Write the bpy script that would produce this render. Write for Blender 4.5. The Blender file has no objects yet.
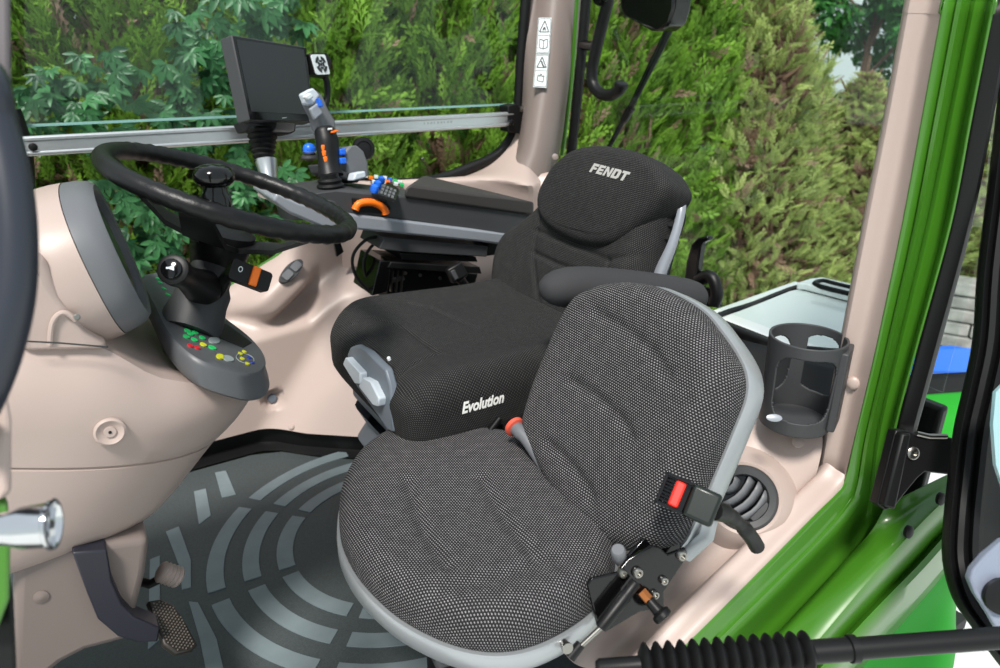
import bpy, bmesh, math, random
import numpy as np
from mathutils import Vector, Matrix, noise
from mathutils.bvhtree import BVHTree
from mathutils.geometry import tessellate_polygon

random.seed(4)
SC = bpy.context.scene
COL = SC.collection
V = Vector
R = math.radians

# ------------------------------------------------------------------ camera
H, F, PITCH, YAW = 1.1, 700.0, R(22), R(32)
CAM = V((0, 0, H))
FW = V((math.sin(YAW)*math.cos(PITCH), math.cos(YAW)*math.cos(PITCH), -math.sin(PITCH)))
RT = V((math.cos(YAW), -math.sin(YAW), 0))
UP = RT.cross(FW)
def ray(u, v): return FW + RT*((u-500)/F) - UP*((v-334)/F)
def at(u, v, X=None, Y=None, Z=None, D=None, fr=None):
    """the point of the place that a sight line meets on a plane"""
    r = ray(u, v)
    if D is not None: return CAM + r*D
    if X is not None: return CAM + r*((X-CAM.x)/r.x)
    if Y is not None: return CAM + r*((Y-CAM.y)/r.y)
    if Z is not None: return CAM + r*((Z-CAM.z)/r.z)
    return CAM + r*((fr.o-CAM).dot(fr.n)/r.dot(fr.n))
class Frame:
    """a local frame: a = right, b = up, n = out of the surface"""
    def __init__(s, o, n, up=(0, 0, 1)):
        s.o = V(o); s.n = V(n).normalized(); s.a = V(up).cross(s.n).normalized(); s.b = s.n.cross(s.a)
    def w(s, x, y, z=0.0): return s.o + s.a*x + s.b*y + s.n*z
    def l(s, u, v):
        d = at(u, v, fr=s) - s.o
        return (d.dot(s.a), d.dot(s.b))
    def ls(s, pts): return [s.l(*p) for p in pts]
    def spin(s, deg):
        f = Frame(s.o, s.n); c, q = math.cos(R(deg)), math.sin(R(deg))
        f.a, f.b = s.a*c + s.b*q, s.b*c - s.a*q
        return f
    def move(s, x, y, z=0.0):
        f = Frame(s.o, s.n); f.a, f.b, f.o = s.a, s.b, s.w(x, y, z); return f

# ------------------------------------------------------------------ materials
def lin(c):
    c = c/255.0
    return c/12.92 if c <= 0.04045 else ((c+0.055)/1.055)**2.4
def rgb(r, g, b): return (lin(r), lin(g), lin(b), 1)
def new_mat(name):
    m = bpy.data.materials.new(name); m.use_nodes = True
    nt = m.node_tree
    return m, nt, nt.nodes['Principled BSDF']
def plastic(name, col, rough=0.5, metal=0.0, bump=0.0, scale=900.0, coat=0.0, spec=0.5, vary=0.0, vscale=30.0):
    m, nt, p = new_mat(name)
    p.inputs['Base Color'].default_value = rgb(*col)
    p.inputs['Roughness'].default_value = rough
    p.inputs['Metallic'].default_value = metal
    p.inputs['Specular IOR Level'].default_value = spec
    if coat: p.inputs['Coat Weight'].default_value = coat; p.inputs['Coat Roughness'].default_value = 0.06
    tc = nt.nodes.new('ShaderNodeTexCoord')
    if bump:
        n = nt.nodes.new('ShaderNodeTexNoise'); n.inputs['Scale'].default_value = scale; n.inputs['Detail'].default_value = 2
        b = nt.nodes.new('ShaderNodeBump'); b.inputs['Strength'].default_value = bump; b.inputs['Distance'].default_value = 0.001
        nt.links.new(tc.outputs['Object'], n.inputs['Vector']); nt.links.new(n.outputs['Fac'], b.inputs['Height'])
        nt.links.new(b.outputs['Normal'], p.inputs['Normal'])
    if vary:
        n = nt.nodes.new('ShaderNodeTexNoise'); n.inputs['Scale'].default_value = vscale; n.inputs['Detail'].default_value = 5
        r = nt.nodes.new('ShaderNodeValToRGB')
        c = rgb(*col)
        r.color_ramp.elements[0].color = (c[0]*(1-vary), c[1]*(1-vary), c[2]*(1-vary), 1); r.color_ramp.elements[0].position = .3
        r.color_ramp.elements[1].color = (min(1, c[0]*(1+vary)), min(1, c[1]*(1+vary)), min(1, c[2]*(1+vary)), 1); r.color_ramp.elements[1].position = .7
        nt.links.new(tc.outputs['Object'], n.inputs['Vector']); nt.links.new(n.outputs['Fac'], r.inputs['Fac'])
        nt.links.new(r.outputs['Color'], p.inputs['Base Color'])
    return m
def fabric(name, dark, light, pu=0.0056, pv=0.0047, rad=0.30, mixl=1.0):
    """woven upholstery: staggered pale knots on a dark cloth, in metres of the UV map"""
    m, nt, p = new_mat(name)
    N, L = nt.nodes, nt.links
    uv = N.new('ShaderNodeUVMap')
    sep = N.new('ShaderNodeSeparateXYZ'); L.new(uv.outputs['UV'], sep.inputs[0])
    def M(op, a, b=None):
        n = N.new('ShaderNodeMath'); n.operation = op
        for i, q in enumerate((a, b)):
            if q is None: continue
            if isinstance(q, (int, float)): n.inputs[i].default_value = q
            else: L.new(q, n.inputs[i])
        return n.outputs[0]
    u = M('MULTIPLY', sep.outputs[0], 1/pu); v = M('MULTIPLY', sep.outputs[1], 1/pv)
    row = M('FLOOR', v); odd = M('MODULO', M('ABSOLUTE', row), 2.0)
    uu = M('ADD', u, M('MULTIPLY', odd, .5))
    du = M('SUBTRACT', M('FRACT', uu), .5); dv = M('SUBTRACT', M('FRACT', v), .5)
    d2 = M('ADD', M('MULTIPLY', du, du), M('MULTIPLY', M('MULTIPLY', dv, dv), 1.7))
    d = M('SQRT', d2)
    mr = N.new('ShaderNodeMapRange'); mr.inputs['From Min'].default_value = rad+.10; mr.inputs['From Max'].default_value = rad-.10
    L.new(d, mr.inputs['Value'])
    no = N.new('ShaderNodeTexNoise'); no.inputs['Scale'].default_value = 60; L.new(uv.outputs['UV'], no.inputs['Vector'])
    nr = N.new('ShaderNodeMapRange'); nr.inputs['To Min'].default_value = .65*mixl; nr.inputs['To Max'].default_value = 1.05*mixl; nr.inputs['From Min'].default_value = .3; nr.inputs['From Max'].default_value = .7
    L.new(no.outputs['Fac'], nr.inputs['Value'])
    fac = M('MULTIPLY', mr.outputs[0], nr.outputs[0])
    mix = N.new('ShaderNodeMix'); mix.data_type = 'RGBA'
    mix.inputs['A'].default_value = rgb(*dark); mix.inputs['B'].default_value = rgb(*light)
    L.new(fac, mix.inputs['Factor']); L.new(mix.outputs['Result'], p.inputs['Base Color'])
    p.inputs['Roughness'].default_value = .85; p.inputs['Specular IOR Level'].default_value = .2
    b = N.new('ShaderNodeBump'); b.inputs['Strength'].default_value = .6; b.inputs['Distance'].default_value = .0006
    L.new(mr.outputs[0], b.inputs['Height']); L.new(b.outputs['Normal'], p.inputs['Normal'])
    return m
def glass(name, tint=(0.93, 0.98, 0.97), refl=0.06):
    m, nt, p = new_mat(name)
    N, L = nt.nodes, nt.links
    N.remove(p)
    out = [n for n in N if n.type == 'OUTPUT_MATERIAL'][0]
    tr = N.new('ShaderNodeBsdfTransparent'); tr.inputs[0].default_value = (*tint, 1)
    gl = N.new('ShaderNodeBsdfGlossy'); gl.inputs['Roughness'].default_value = .02
    lw = N.new('ShaderNodeLayerWeight'); lw.inputs['Blend'].default_value = .5
    pw = N.new('ShaderNodeMath'); pw.operation = 'POWER'; L.new(lw.outputs['Facing'], pw.inputs[0]); pw.inputs[1].default_value = 5
    fr = N.new('ShaderNodeMath'); fr.operation = 'MULTIPLY_ADD'; L.new(pw.outputs[0], fr.inputs[0]); fr.inputs[1].default_value = .5; fr.inputs[2].default_value = refl*.4
    mx = N.new('ShaderNodeMixShader'); L.new(fr.outputs[0], mx.inputs[0]); L.new(tr.outputs[0], mx.inputs[1]); L.new(gl.outputs[0], mx.inputs[2])
    L.new(mx.outputs[0], out.inputs[0])
    return m
def leaf_mat(name, c0, c1, trans=.35, rough=.55, spec=.3):
    m, nt, p = new_mat(name)
    N, L = nt.nodes, nt.links
    at_ = N.new('ShaderNodeAttribute'); at_.attribute_name = 'tint'
    mix = N.new('ShaderNodeMix'); mix.data_type = 'RGBA'
    mix.inputs['A'].default_value = rgb(*c0); mix.inputs['B'].default_value = rgb(*c1)
    L.new(at_.outputs['Fac'], mix.inputs['Factor'])
    L.new(mix.outputs['Result'], p.inputs['Base Color']); p.inputs['Roughness'].default_value = rough
    p.inputs['Specular IOR Level'].default_value = spec
    tl = N.new('ShaderNodeBsdfTranslucent'); L.new(mix.outputs['Result'], tl.inputs[0])
    ms = N.new('ShaderNodeMixShader'); ms.inputs[0].default_value = trans
    out = [n for n in N if n.type == 'OUTPUT_MATERIAL'][0]
    L.new(p.outputs[0], ms.inputs[1]); L.new(tl.outputs[0], ms.inputs[2]); L.new(ms.outputs[0], out.inputs[0])
    return m

# ------------------------------------------------------------------ objects
def empty(name, loc, label, cat, group=None):
    o = bpy.data.objects.new(name, None); COL.objects.link(o); o.location = loc; o.empty_display_size = .03
    o['label'] = label; o['category'] = cat
    if group: o['group'] = group
    return o
def tag(o, label, cat, group=None, kind=None):
    o['label'] = label; o['category'] = cat
    if group: o['group'] = group
    if kind: o['kind'] = kind
    return o
def struct(o): o['kind'] = 'structure'; return o
def root_loc(o):
    p = V((0, 0, 0))
    while o is not None:
        if o.type == 'EMPTY': p = V(o.location)
        o = o.parent
    return p
class MB:
    """collects shapes and links them as one mesh object"""
    def __init__(s): s.v = []; s.f = []; s.m = []; s.uv = {}; s.cur = 0
    def vert(s, p): s.v.append(tuple(p)); return len(s.v)-1
    def face(s, ids, uv=None):
        if uv: s.uv[len(s.f)] = uv
        s.f.append(tuple(ids)); s.m.append(s.cur)
    def grid(s, rows, closed=False, uvs=None):
        """rows: list of equal-length lists of points"""
        ids = [[s.vert(p) for p in r] for r in rows]
        n = len(rows[0])
        for i in range(len(rows)-1):
            for j in range(n if closed else n-1):
                k = (j+1) % n
                q = (ids[i][j], ids[i][k], ids[i+1][k], ids[i+1][j])
                s.face(q, [uvs[i][j], uvs[i][k], uvs[i+1][k], uvs[i+1][j]] if uvs else None)
        return ids
    def cap(s, ids, flip=False):
        pts = [V(s.v[i]) for i in ids]
        for t in tessellate_polygon([pts]):
            q = [ids[k] for k in t]
            s.face(q[::-1] if flip else q)
    def ngon(s, ids): s.face(ids)
    def tube(s, path, r, n=12, closed=False, cap=True, flat=None):
        P = [V(p) for p in path]; m = len(P)
        rr = r if isinstance(r, (list, tuple)) else [r]*m
        rows = []; prev = None
        for i in range(m):
            if closed: t = P[(i+1) % m]-P[i-1]
            else: t = P[min(i+1, m-1)]-P[max(i-1, 0)]
            t.normalize()
            if prev is None:
                a = t.cross(V((0, 0, 1)))
                if a.length < .1: a = t.cross(V((1, 0, 0)))
            else: a = prev - t*prev.dot(t)
            a.normalize(); prev = a; b = t.cross(a)
            e = flat if flat else (1, 1)
            rows.append([P[i] + (a*math.cos(k*2*math.pi/n)*e[0] + b*math.sin(k*2*math.pi/n)*e[1])*rr[i] for k in range(n)])
        if closed: rows.append(rows[0])
        ids = s.grid(rows, True)
        if cap and not closed:
            s.ngon(ids[0][::-1]); s.ngon(ids[-1])
    def lathe(s, prof, o, axis, n=24, sx=1.0, sy=1.0, up=(0, 0, 1), caps=True):
        """prof: (radius, height) along axis from o"""
        ax = V(axis).normalized(); u = V(up)
        a = ax.cross(u)
        if a.length < .05: a = ax.cross(V((1, 0, 0)))
        a.normalize(); b = ax.cross(a)
        rows = [[V(o)+ax*h+(a*math.cos(k*2*math.pi/n)*sx+b*math.sin(k*2*math.pi/n)*sy)*max(r, 1e-5) for k in range(n)] for r, h in prof]
        ids = s.grid(rows, True)
        if caps: s.ngon(ids[0][::-1]); s.ngon(ids[-1])
    def prism(s, pts, vec):
        """planar outline (world points) pushed along vec"""
        vec = V(vec); P = [V(p) for p in pts]
        a = [s.vert(p) for p in P]; b = [s.vert(p+vec) for p in P]; n = len(P)
        s.cap(a) if n > 4 else s.ngon(a)
        s.cap(b, True) if n > 4 else s.ngon(b[::-1])
        for i in range(n):
            j = (i+1) % n; s.face((a[j], a[i], b[i], b[j]))
    def box(s, fr, x0, x1, y0, y1, z0, z1):
        s.prism([fr.w(x0, y0, z1), fr.w(x1, y0, z1), fr.w(x1, y1, z1), fr.w(x0, y1, z1)], fr.n*(z0-z1))
    def build(s, name, mats, parent=None, smooth=True, bevel=0.0, seg=2, subsurf=0, solid=0.0, ang=35, recalc=True):
        me = bpy.data.meshes.new(name)
        me.from_pydata(s.v, [], s.f)
        for m in (mats if isinstance(mats, (list, tuple)) else [mats]): me.materials.append(m)
        me.polygons.foreach_set('material_index', s.m)
        if s.uv:
            ul = me.uv_layers.new(name='UVMap')
            for fi, q in s.uv.items():
                for li, c in zip(me.polygons[fi].loop_indices, q): ul.data[li].uv = c
        if recalc:
            b = bmesh.new(); b.from_mesh(me); bmesh.ops.remove_doubles(b, verts=b.verts, dist=1e-6)
            bmesh.ops.recalc_face_normals(b, faces=b.faces); b.to_mesh(me); b.free()
        me.polygons.foreach_set('use_smooth', [smooth]*len(me.polygons))
        o = bpy.data.objects.new(name, me); COL.objects.link(o)
        if parent is not None:
            o.parent = parent; o.matrix_parent_inverse = Matrix.Translation(-parent.location) if parent.type == 'EMPTY' else Matrix.Identity(4)
        if solid:
            k = o.modifiers.new('solid', 'SOLIDIFY'); k.thickness = solid; k.offset = -1
        if bevel:
            k = o.modifiers.new('bevel', 'BEVEL'); k.width = bevel; k.segments = seg; k.limit_method = 'ANGLE'; k.angle_limit = R(ang)
            k.harden_normals = False
        if subsurf:
            k = o.modifiers.new('sub', 'SUBSURF'); k.levels = k.render_levels = subsurf
        if smooth and not subsurf:
            try: me.set_sharp_from_angle(angle=R(40))
            except Exception: pass
        return o
def catmull(pts, per=8, closed=False):
    P = [V(p) for p in pts]; n = len(P); out = []
    rng = range(n if closed else n-1)
    for i in rng:
        if closed: p0, p1, p2, p3 = P[i-1], P[i], P[(i+1) % n], P[(i+2) % n]
        else: p0, p1, p2, p3 = P[max(i-1, 0)], P[i], P[i+1], P[min(i+2, n-1)]
        for k in range(per):
            t = k/per
            out.append(.5*((2*p1)+(-p0+p2)*t+(2*p0-5*p1+4*p2-p3)*t*t+(-p0+3*p1-3*p2+p3)*t**3))
    if not closed: out.append(P[-1])
    return out
def resample(pts, n, closed=True):
    P = [V(p) for p in pts]
    if closed: P = P+[P[0]]
    L = [0]
    for i in range(1, len(P)): L.append(L[-1]+(P[i]-P[i-1]).length)
    out = []; j = 0
    m = n if closed else n-1
    for k in range(n):
        d = L[-1]*k/m
        while j < len(L)-2 and L[j+1] < d: j += 1
        t = (d-L[j])/max(L[j+1]-L[j], 1e-9)
        out.append(P[j].lerp(P[j+1], min(max(t, 0), 1)))
    return out
def rounded(x0, y0, x1, y1, r, k=5):
    o = []
    for cx, cy, a in ((x1-r, y1-r, 0), (x0+r, y1-r, 90), (x0+r, y0+r, 180), (x1-r, y0+r, 270)):
        for i in range(k+1):
            t = R(a+90*i/k); o.append((cx+r*math.cos(t), cy+r*math.sin(t)))
    return o
def seg_d(x, y, pl):
    d = 9.0
    for (ax, ay), (bx, by) in zip(pl[:-1], pl[1:]):
        dx, dy = bx-ax, by-ay; q = dx*dx+dy*dy
        t = 0 if q == 0 else min(1, max(0, ((x-ax)*dx+(y-ay)*dy)/q))
        d = min(d, math.hypot(x-ax-t*dx, y-ay-t*dy))
    return d
def cushion(name, mat, parent, fr, out2, T, r, r2=None, dome=.0, grooves=(), fun=None, n=200, k=46, ctr=None, back=None, taper=1.0, step=False):
    """upholstered pad: outline in fr, rounded edge r, thickness T behind the front, grooves = (polyline, depth, width)"""
    r2 = r2 or r*.6
    o = resample([V((x, y, 0)) for x, y in out2], n)
    c = V((ctr[0], ctr[1], 0)) if ctr else sum(o, V((0, 0, 0)))/n
    prof = []   # (scale, inset metres, z, arc past the rim)
    for i in range(k): prof.append((i/k, 0, 0.0))
    q = 9
    prof2 = []
    for i in range(q+1):
        t = math.pi/2*i/q; prof2.append((r*(1-math.sin(t)), -r*(1-math.cos(t)), r*t))
    arc = r*math.pi/2
    m = 6
    for i in range(1, m+1):
        z = -r-(T-r-r2)*i/m; prof2.append((0-(1-taper)*0, z, arc+(T-r-r2)*i/m))
    arc += T-r-r2
    for i in range(1, 6):
        t = math.pi/2*i/5; prof2.append((r2*(1-math.cos(t)), -T+r2-r2*math.sin(t), arc+r2*t))
    cl = [(p-c).length for p in o]
    rows = []; uvs = []
    for s_, _, z in prof:
        row = []; uv = []
        for i, p in enumerate(o):
            L = max(cl[i]-r, .001)*s_
            d = (p-c)/max(cl[i], 1e-6); x = c+d*L
            row.append((x.x, x.y, 0.0, L/cl[i])); uv.append((x.x, x.y))
        rows.append(row); uvs.append(uv)
    for ins, z, a in prof2:
        row = []; uv = []
        for i, p in enumerate(o):
            d = (p-c)/max(cl[i], 1e-6); f = max(0, (-z)/T); x = p-d*(ins+(1-taper)*cl[i]*f)
            row.append((x.x, x.y, z, 1.0)); e = c+d*(cl[i]-r+a); uv.append((e.x, e.y))
        rows.append(row); uvs.append(uv)
    W = []
    for row in rows:
        w = []
        for x, y, z, s_ in row:
            fade = max(0, 1+z/(r*1.2)) if z < 0 else 1.0
            zz = z
            if fade > 0:
                dz = dome*(1-s_*s_)**2
                if fun: dz += fun(x, y)
                for pl, dp, wd in grooves:
                    g = seg_d(x, y, pl)
                    if g < wd*3: dz -= dp*math.exp(-(g/wd)**2)
                zz += dz*fade
            w.append(fr.w(x, y, zz))
        W.append(w)
    b = MB(); ids = b.grid(W, True, uvs)
    b.ngon(ids[-1])
    return b.build(name, mat, parent)
def conform_text(name, mat, parent, polys, fr, target, lift=.0012, thick=0.0):
    """flat letter shapes laid onto a surface along -n"""
    dg = bpy.context.evaluated_depsgraph_get(); dg.update()
    bvh = BVHTree.FromObject(target, dg)
    inv = target.matrix_world.inverted() if False else None
    b = MB()
    mw = target.matrix_world
    for pl in polys:
        ids = []
        for x, y in pl:
            o = mw.inverted() @ fr.w(x, y, .2)
            d = (mw.inverted().to_3x3() @ (-fr.n))
            h = bvh.ray_cast(o, d)
            p = (mw @ h[0]) if h[0] is not None else fr.w(x, y, 0)
            ids.append(b.vert(p+fr.n*lift))
        b.cap(ids) if len(ids) > 4 else b.ngon(ids)
    return b.build(name, mat, parent, smooth=False)
def text_polys(s, size, shear=0.0, bold=0.0, res=3):
    cu = bpy.data.curves.new('lettering', 'FONT'); cu.body = s; cu.size = size; cu.shear = shear; cu.offset = bold; cu.resolution_u = res
    o = bpy.data.objects.new('lettering', cu); COL.objects.link(o)
    dg = bpy.context.evaluated_depsgraph_get(); dg.update()
    me = bpy.data.meshes.new_from_object(o.evaluated_get(dg))
    out = [[(me.vertices[i].co.x, me.vertices[i].co.y) for i in p.vertices] for p in me.polygons]
    bpy.data.objects.remove(o); bpy.data.meshes.remove(me)
    return out
def contour(lines, per=6, rows=4):
    """smooth surface through contour lines of equal point count (world points)"""
    L = [catmull(l, per) for l in lines]
    cols = [catmull([l[j] for l in L], rows) for j in range(len(L[0]))]
    return [[c[i] for c in cols] for i in range(len(cols[0]))]
def rise(line, z=1.95):
    """carry a line on upwards, past the top of the frame, to the roof edge"""
    d = line[0]-line[1]
    return [line[0]+d*((z-line[0].z)/d.z)]+list(line) if d.z > 0 else line
def bolt(b, p, n, r, h, hexa=True):
    b.lathe([(r*.9, -h*.2), (r, 0), (r, h*.75), (r*.8, h)], p, n, 6 if hexa else 14)
M = {}
M['pink'] = plastic('beige_pink_plastic', (180, 162, 154), .40, bump=.12, scale=700)
M['taupe'] = plastic('taupe_plastic', (122, 110, 105), .5, bump=.1, scale=600)
M['green'] = plastic('green_paint', (62, 116, 28), .30, coat=.3, spec=.5)
M['fender'] = plastic('bright_green_paint', (34, 150, 36), .6, spec=.25)
M['black'] = plastic('black_plastic', (17, 17, 18), .42, bump=.1, spec=.3)
M['gloss'] = plastic('glossy_black', (10, 10, 11), .12)
M['rubber'] = plastic('black_rubber', (13, 13, 14), .5, spec=.3)
M['leather'] = plastic('wheel_leather', (20, 20, 21), .38, bump=.35, scale=420, spec=.35)
M['gray'] = plastic('dark_grey_plastic', (62, 63, 65), .5, spec=.35, bump=.15, scale=900)
M['panel'] = plastic('panel_grey', (84, 86, 89), .42, bump=.1)
M['mid'] = plastic('grey_plastic', (104, 106, 110), .45, bump=.1)
M['slate'] = plastic('slate_plastic', (104, 112, 122), .42)
M['silver'] = plastic('silver_plastic', (150, 155, 163), .38, metal=.25)
M['alu'] = plastic('brushed_aluminium', (200, 204, 206), .32, metal=.9, bump=.15, scale=300)
M['frame'] = plastic('grey_painted_metal', (168, 172, 175), .34, metal=.5)
M['chrome'] = plastic('chrome', (225, 226, 228), .08, metal=1)
M['steel'] = plastic('steel', (160, 158, 152), .3, metal=1)
M['copper'] = plastic('copper', (190, 120, 70), .4, metal=.8)
M['orange'] = plastic('orange_plastic', (250, 120, 20), .4)
M['red'] = plastic('red_plastic', (235, 50, 40), .35)
M['blue'] = plastic('blue_plastic', (30, 105, 225), .35)
M['white'] = plastic('white_plastic', (222, 226, 230), .35)
M['pale'] = plastic('pale_grey_plastic', (196, 204, 212), .35)
M['led'] = plastic('green_symbol', (40, 190, 100), .4)
M['yel'] = plastic('yellow_symbol', (205, 205, 40), .4)
M['bluesym'] = plastic('blue_symbol', (40, 60, 150), .4)
M['redsym'] = plastic('red_symbol', (200, 40, 50), .4)
M['ghost'] = plastic('grey_symbol', (150, 160, 160), .4)
M['screen'] = plastic('screen_glass', (34, 36, 37), .28, spec=.6)
M['mat_a'] = plastic('mat_rubber', (62, 69, 70), .6, bump=.5, scale=500, vary=.22, vscale=350)
M['mat_b'] = plastic('mat_smooth_rubber', (112, 124, 128), .5, bump=.1, vary=.08, vscale=20)
M['under'] = plastic('dark_floor', (30, 32, 33), .7)
M['fab1'] = fabric('driver_weave', (27, 27, 28), (88, 88, 86), .0042, .0036, .27)
M['fab2'] = fabric('buddy_weave', (34, 33, 35), (165, 163, 164), .0047, .0037, .25)
M['arm'] = plastic('armrest_cloth', (58, 58, 60), .8, bump=.3, scale=800, spec=.2)
M['pad'] = plastic('console_pad', (52, 49, 48), .65, bump=.3, scale=900)
M['post'] = plastic('grey_post', (96, 91, 93), .5)
M['ink'] = plastic('ink', (40, 44, 46), .6)
M['label'] = plastic('label_white', (212, 220, 222), .5)
M['text'] = plastic('embroidery_silver', (172, 170, 166), .6)
M['textw'] = plastic('embroidery_white', (245, 245, 240), .6)
M['glass'] = glass('clear_glass', (.95, .985, .975))
M['edge'] = plastic('glass_edge', (140, 185, 178), .15, spec=.6)
M['dkglass'] = plastic('tinted_glass', (150, 185, 190), .05, spec=.8)
M['whitepanel'] = plastic('white_paint', (235, 238, 238), .2, coat=.5)
M['pane'] = plastic('pale_pane', (226, 230, 230), .15, spec=.6)
M['stone'] = plastic('stone', (150, 148, 145), .9, vary=.35, vscale=9)
M['concrete'] = plastic('concrete', (205, 208, 206), .85, vary=.06, vscale=3)
M['terra'] = plastic('terracotta', (206, 120, 90), .8)
M['bark'] = plastic('bark', (92, 72, 58), .9, vary=.3, vscale=30)
M['thuja'] = leaf_mat('conifer_leaf', (44, 88, 26), (160, 204, 78), .4)
M['thuja_olive'] = leaf_mat('conifer_leaf_olive', (96, 116, 62), (212, 226, 142), .4)
M['dead'] = leaf_mat('dry_leaf', (104, 76, 60), (182, 150, 132), .25)
M['creeper'] = leaf_mat('creeper_leaf', (26, 74, 42), (78, 140, 84), .25, .4, .4)
M['broad'] = leaf_mat('broad_leaf', (24, 76, 36), (70, 136, 60), .35)
# ------------------------------------------------------------------ floor, mat
b = MB()
b.prism([V((-.75, .45, -.012)), V((1.45, .45, -.012)), V((1.45, 2.02, -.012)), V((-.75, 2.02, -.012))], (0, 0, -.03))
struct(b.build('floor', M['under']))

MC = V((.53, 1.33, 0))
def mat_sheet():
    b = MB()
    o = [(1.30, .62), (1.34, lining_y(1.3, .06)-.05)]+[(1.28-.08*i, lining_y(1.28-.08*i, .06)-.026) for i in range(20)]+[(-.30, 1.85), (-.32, .62)]
    b.prism([V((x, y, 0.004)) for x, y in o], (0, 0, -.014))
    b.cur = 1
    def piece(pts):
        b.prism([V((x, y, .0062)) for x, y in pts], (0, 0, -.003))
    def arc(r0, r1, a0, a1):
        n = 14
        p = [(MC.x+r1*math.cos(R(a0+(a1-a0)*i/n)), MC.y+r1*math.sin(R(a0+(a1-a0)*i/n))) for i in range(n+1)]
        p += [(MC.x+r0*math.cos(R(a1+(a0-a1)*i/n)), MC.y+r0*math.sin(R(a1+(a0-a1)*i/n))) for i in range(n+1)]
        piece(p)
    for r in (.262, .338, .415):
        for a in (84, 132, 180, 228):
            arc(r-.0185, r+.0185, a+2.0, a+44.5)
    for px in ([(215, 473), (226, 471), (236, 495), (222, 498)], [(194, 492), (206, 489), (211, 516), (199, 525)],
               [(166, 532), (179, 527), (191, 560), (191, 588), (182, 590), (180, 568)],
               [(189, 602), (198, 603), (217, 640), (226, 680), (208, 680), (200, 640)],
               [(150, 560), (160, 556), (160, 640), (148, 650)]):
        piece([tuple(at(u, v, Z=.004))[:2] for u, v in px])
    o = b.build('rubber_floor_mat', [M['mat_a'], M['mat_b']], bevel=.0015, seg=1)
    tag(o, 'dark rubber floor mat with pale raised arcs and bars on the cab floor', 'floor mat')
    return o

# ------------------------------------------------------------------ right wall lining under the side window
TOP = [(-.35, .30), (.18, .335), (.315, .43), (.47, .52), (.63, .605), (.80, .66), (.955, .70), (1.13, .735), (1.30, .745), (1.45, .745)]
def interp(t, x):
    for (x0, y0), (x1, y1) in zip(t[:-1], t[1:]):
        if x <= x1: return y0+(y1-y0)*max(0, (x-x0)/(x1-x0))
    return t[-1][1]
def sst(e0, e1, x):
    t = min(1, max(0, (x-e0)/(e1-e0))); return t*t*(3-2*t)
def lining_y(x, z):
    zt = interp(TOP, x)
    y = 1.905 + .05*(z/.6)
    ledge = interp([(-.4, .33), (.30, .345), (.55, .37), (.66, .44), (.9, .5), (1.4, .55)], x)
    y += .085*sst(ledge-.03, ledge+.045, z)
    # boss that carries the oval switch
    u = (x-.475)*.80+(z-.455)*.60; w = -(x-.475)*.60+(z-.455)*.80
    y -= .10*math.exp(-((u/.115)**4)-((w/.055)**4))*sst(ledge-.02, ledge+.05, z)
    # the lower rear part comes inwards
    q = (x-.34)*.77-(z-.06)*.64
    y -= 1.05*max(0, min(q, .36))*sst(-.02, .10, q)*(1-.0*z)
    # dimple of the round socket
    q = math.hypot(x-SOCK.x, z-SOCK.z)
    y += .022*(1-sst(.022, .034, q))
    return y
SOCK = at(272, 398, Y=1.93)
b = MB(); rows = []
NX, NZ = 150, 70
for i in range(NX+1):
    x = -.35+1.8*i/NX; zt = interp(TOP, x); row = []
    for j in range(NZ+1):
        z = .066+(zt-.066)*j/NZ
        y = lining_y(x, z)
        row.append(V((x, y, z)))
    yt = row[-1].y
    row += [V((x, yt+.012, zt+.008)), V((x, yt+.04, zt+.008)), V((x, yt+.06, zt-.02))]
    rows.append(row)
b.grid(rows)
wr = struct(b.build('wall_right', M['pink']))
b = MB()
b.tube([V((x, lining_y(x, interp(TOP, x))+.062, interp(TOP, x)-.002)) for x in [-.3+.05*i for i in range(22)]], .008, 8)
b.build('painted_edge', M['green'], wr)
b = MB()
xs = [-.35+.05*i for i in range(37)]
b.grid([[V((x, lining_y(x, .06)+.03, .085)) for x in xs], [V((x, lining_y(x, .06)+.03, .01)) for x in xs], [V((x, lining_y(x, .06)-.01, .0)) for x in xs]])
struct(b.build('baseboard_right', M['black']))
# shelf behind the armrest, running into the corner pillar
A = [at(u, v, Y=1.97) for u, v in ((330, 178), (390, 186), (440, 182), (480, 170), (503, 152), (516, 132))]
A2 = [p+V((0, -.03, .004)) for p in A]
Bq = [V((p.x-.02*k, y, .752)) for k, (p, y) in enumerate(zip(A, (1.955, 1.91, 1.86, 1.81, 1.79, 1.78)))]
Bq[-1] = at(538, 168, Z=.752); Bq[-2] = at(528, 180, Z=.752)
Cq = [p+V((.01, -.015 if k else 0, -.05)) for k, p in enumerate(Bq)]
Dq = [p+V((.02, .03, -.26)) for p in Bq]
b = MB(); b.grid(contour([A, A2, Bq, Cq, Dq], 6, 5))
struct(b.build('wall_right_shelf', M['pink']))
mat_sheet()
# oval rocker in the boss
def hit(u, v):
    r = ray(u, v); t = 1.4
    while t < 3:
        p = CAM+r*t
        if p.y >= lining_y(p.x, p.z): break
        t += .001
    e = .006
    dx = (lining_y(p.x+e, p.z)-lining_y(p.x-e, p.z))/(2*e); dz = (lining_y(p.x, p.z+e)-lining_y(p.x, p.z-e))/(2*e)
    return p, V((dx, -1, dz)).normalized()
ov, on_ = hit(291, 272)
fo = Frame(ov+on_*.004, (on_+V((.0, -.6, .2)))).spin(35)
t = empty('window_switch', fo.o, 'oval grey rocker switch set in the pale lining below the side window', 'switch')
def ell(rx, ry, n=32): return [(rx*math.cos(2*math.pi*i/n), ry*math.sin(2*math.pi*i/n)) for i in range(n)]
b = MB(); b.prism([fo.w(x, y, .006) for x, y in ell(.046, .019)], -fo.n*.03); b.build('bezel', M['gray'], t, bevel=.002)
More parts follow.
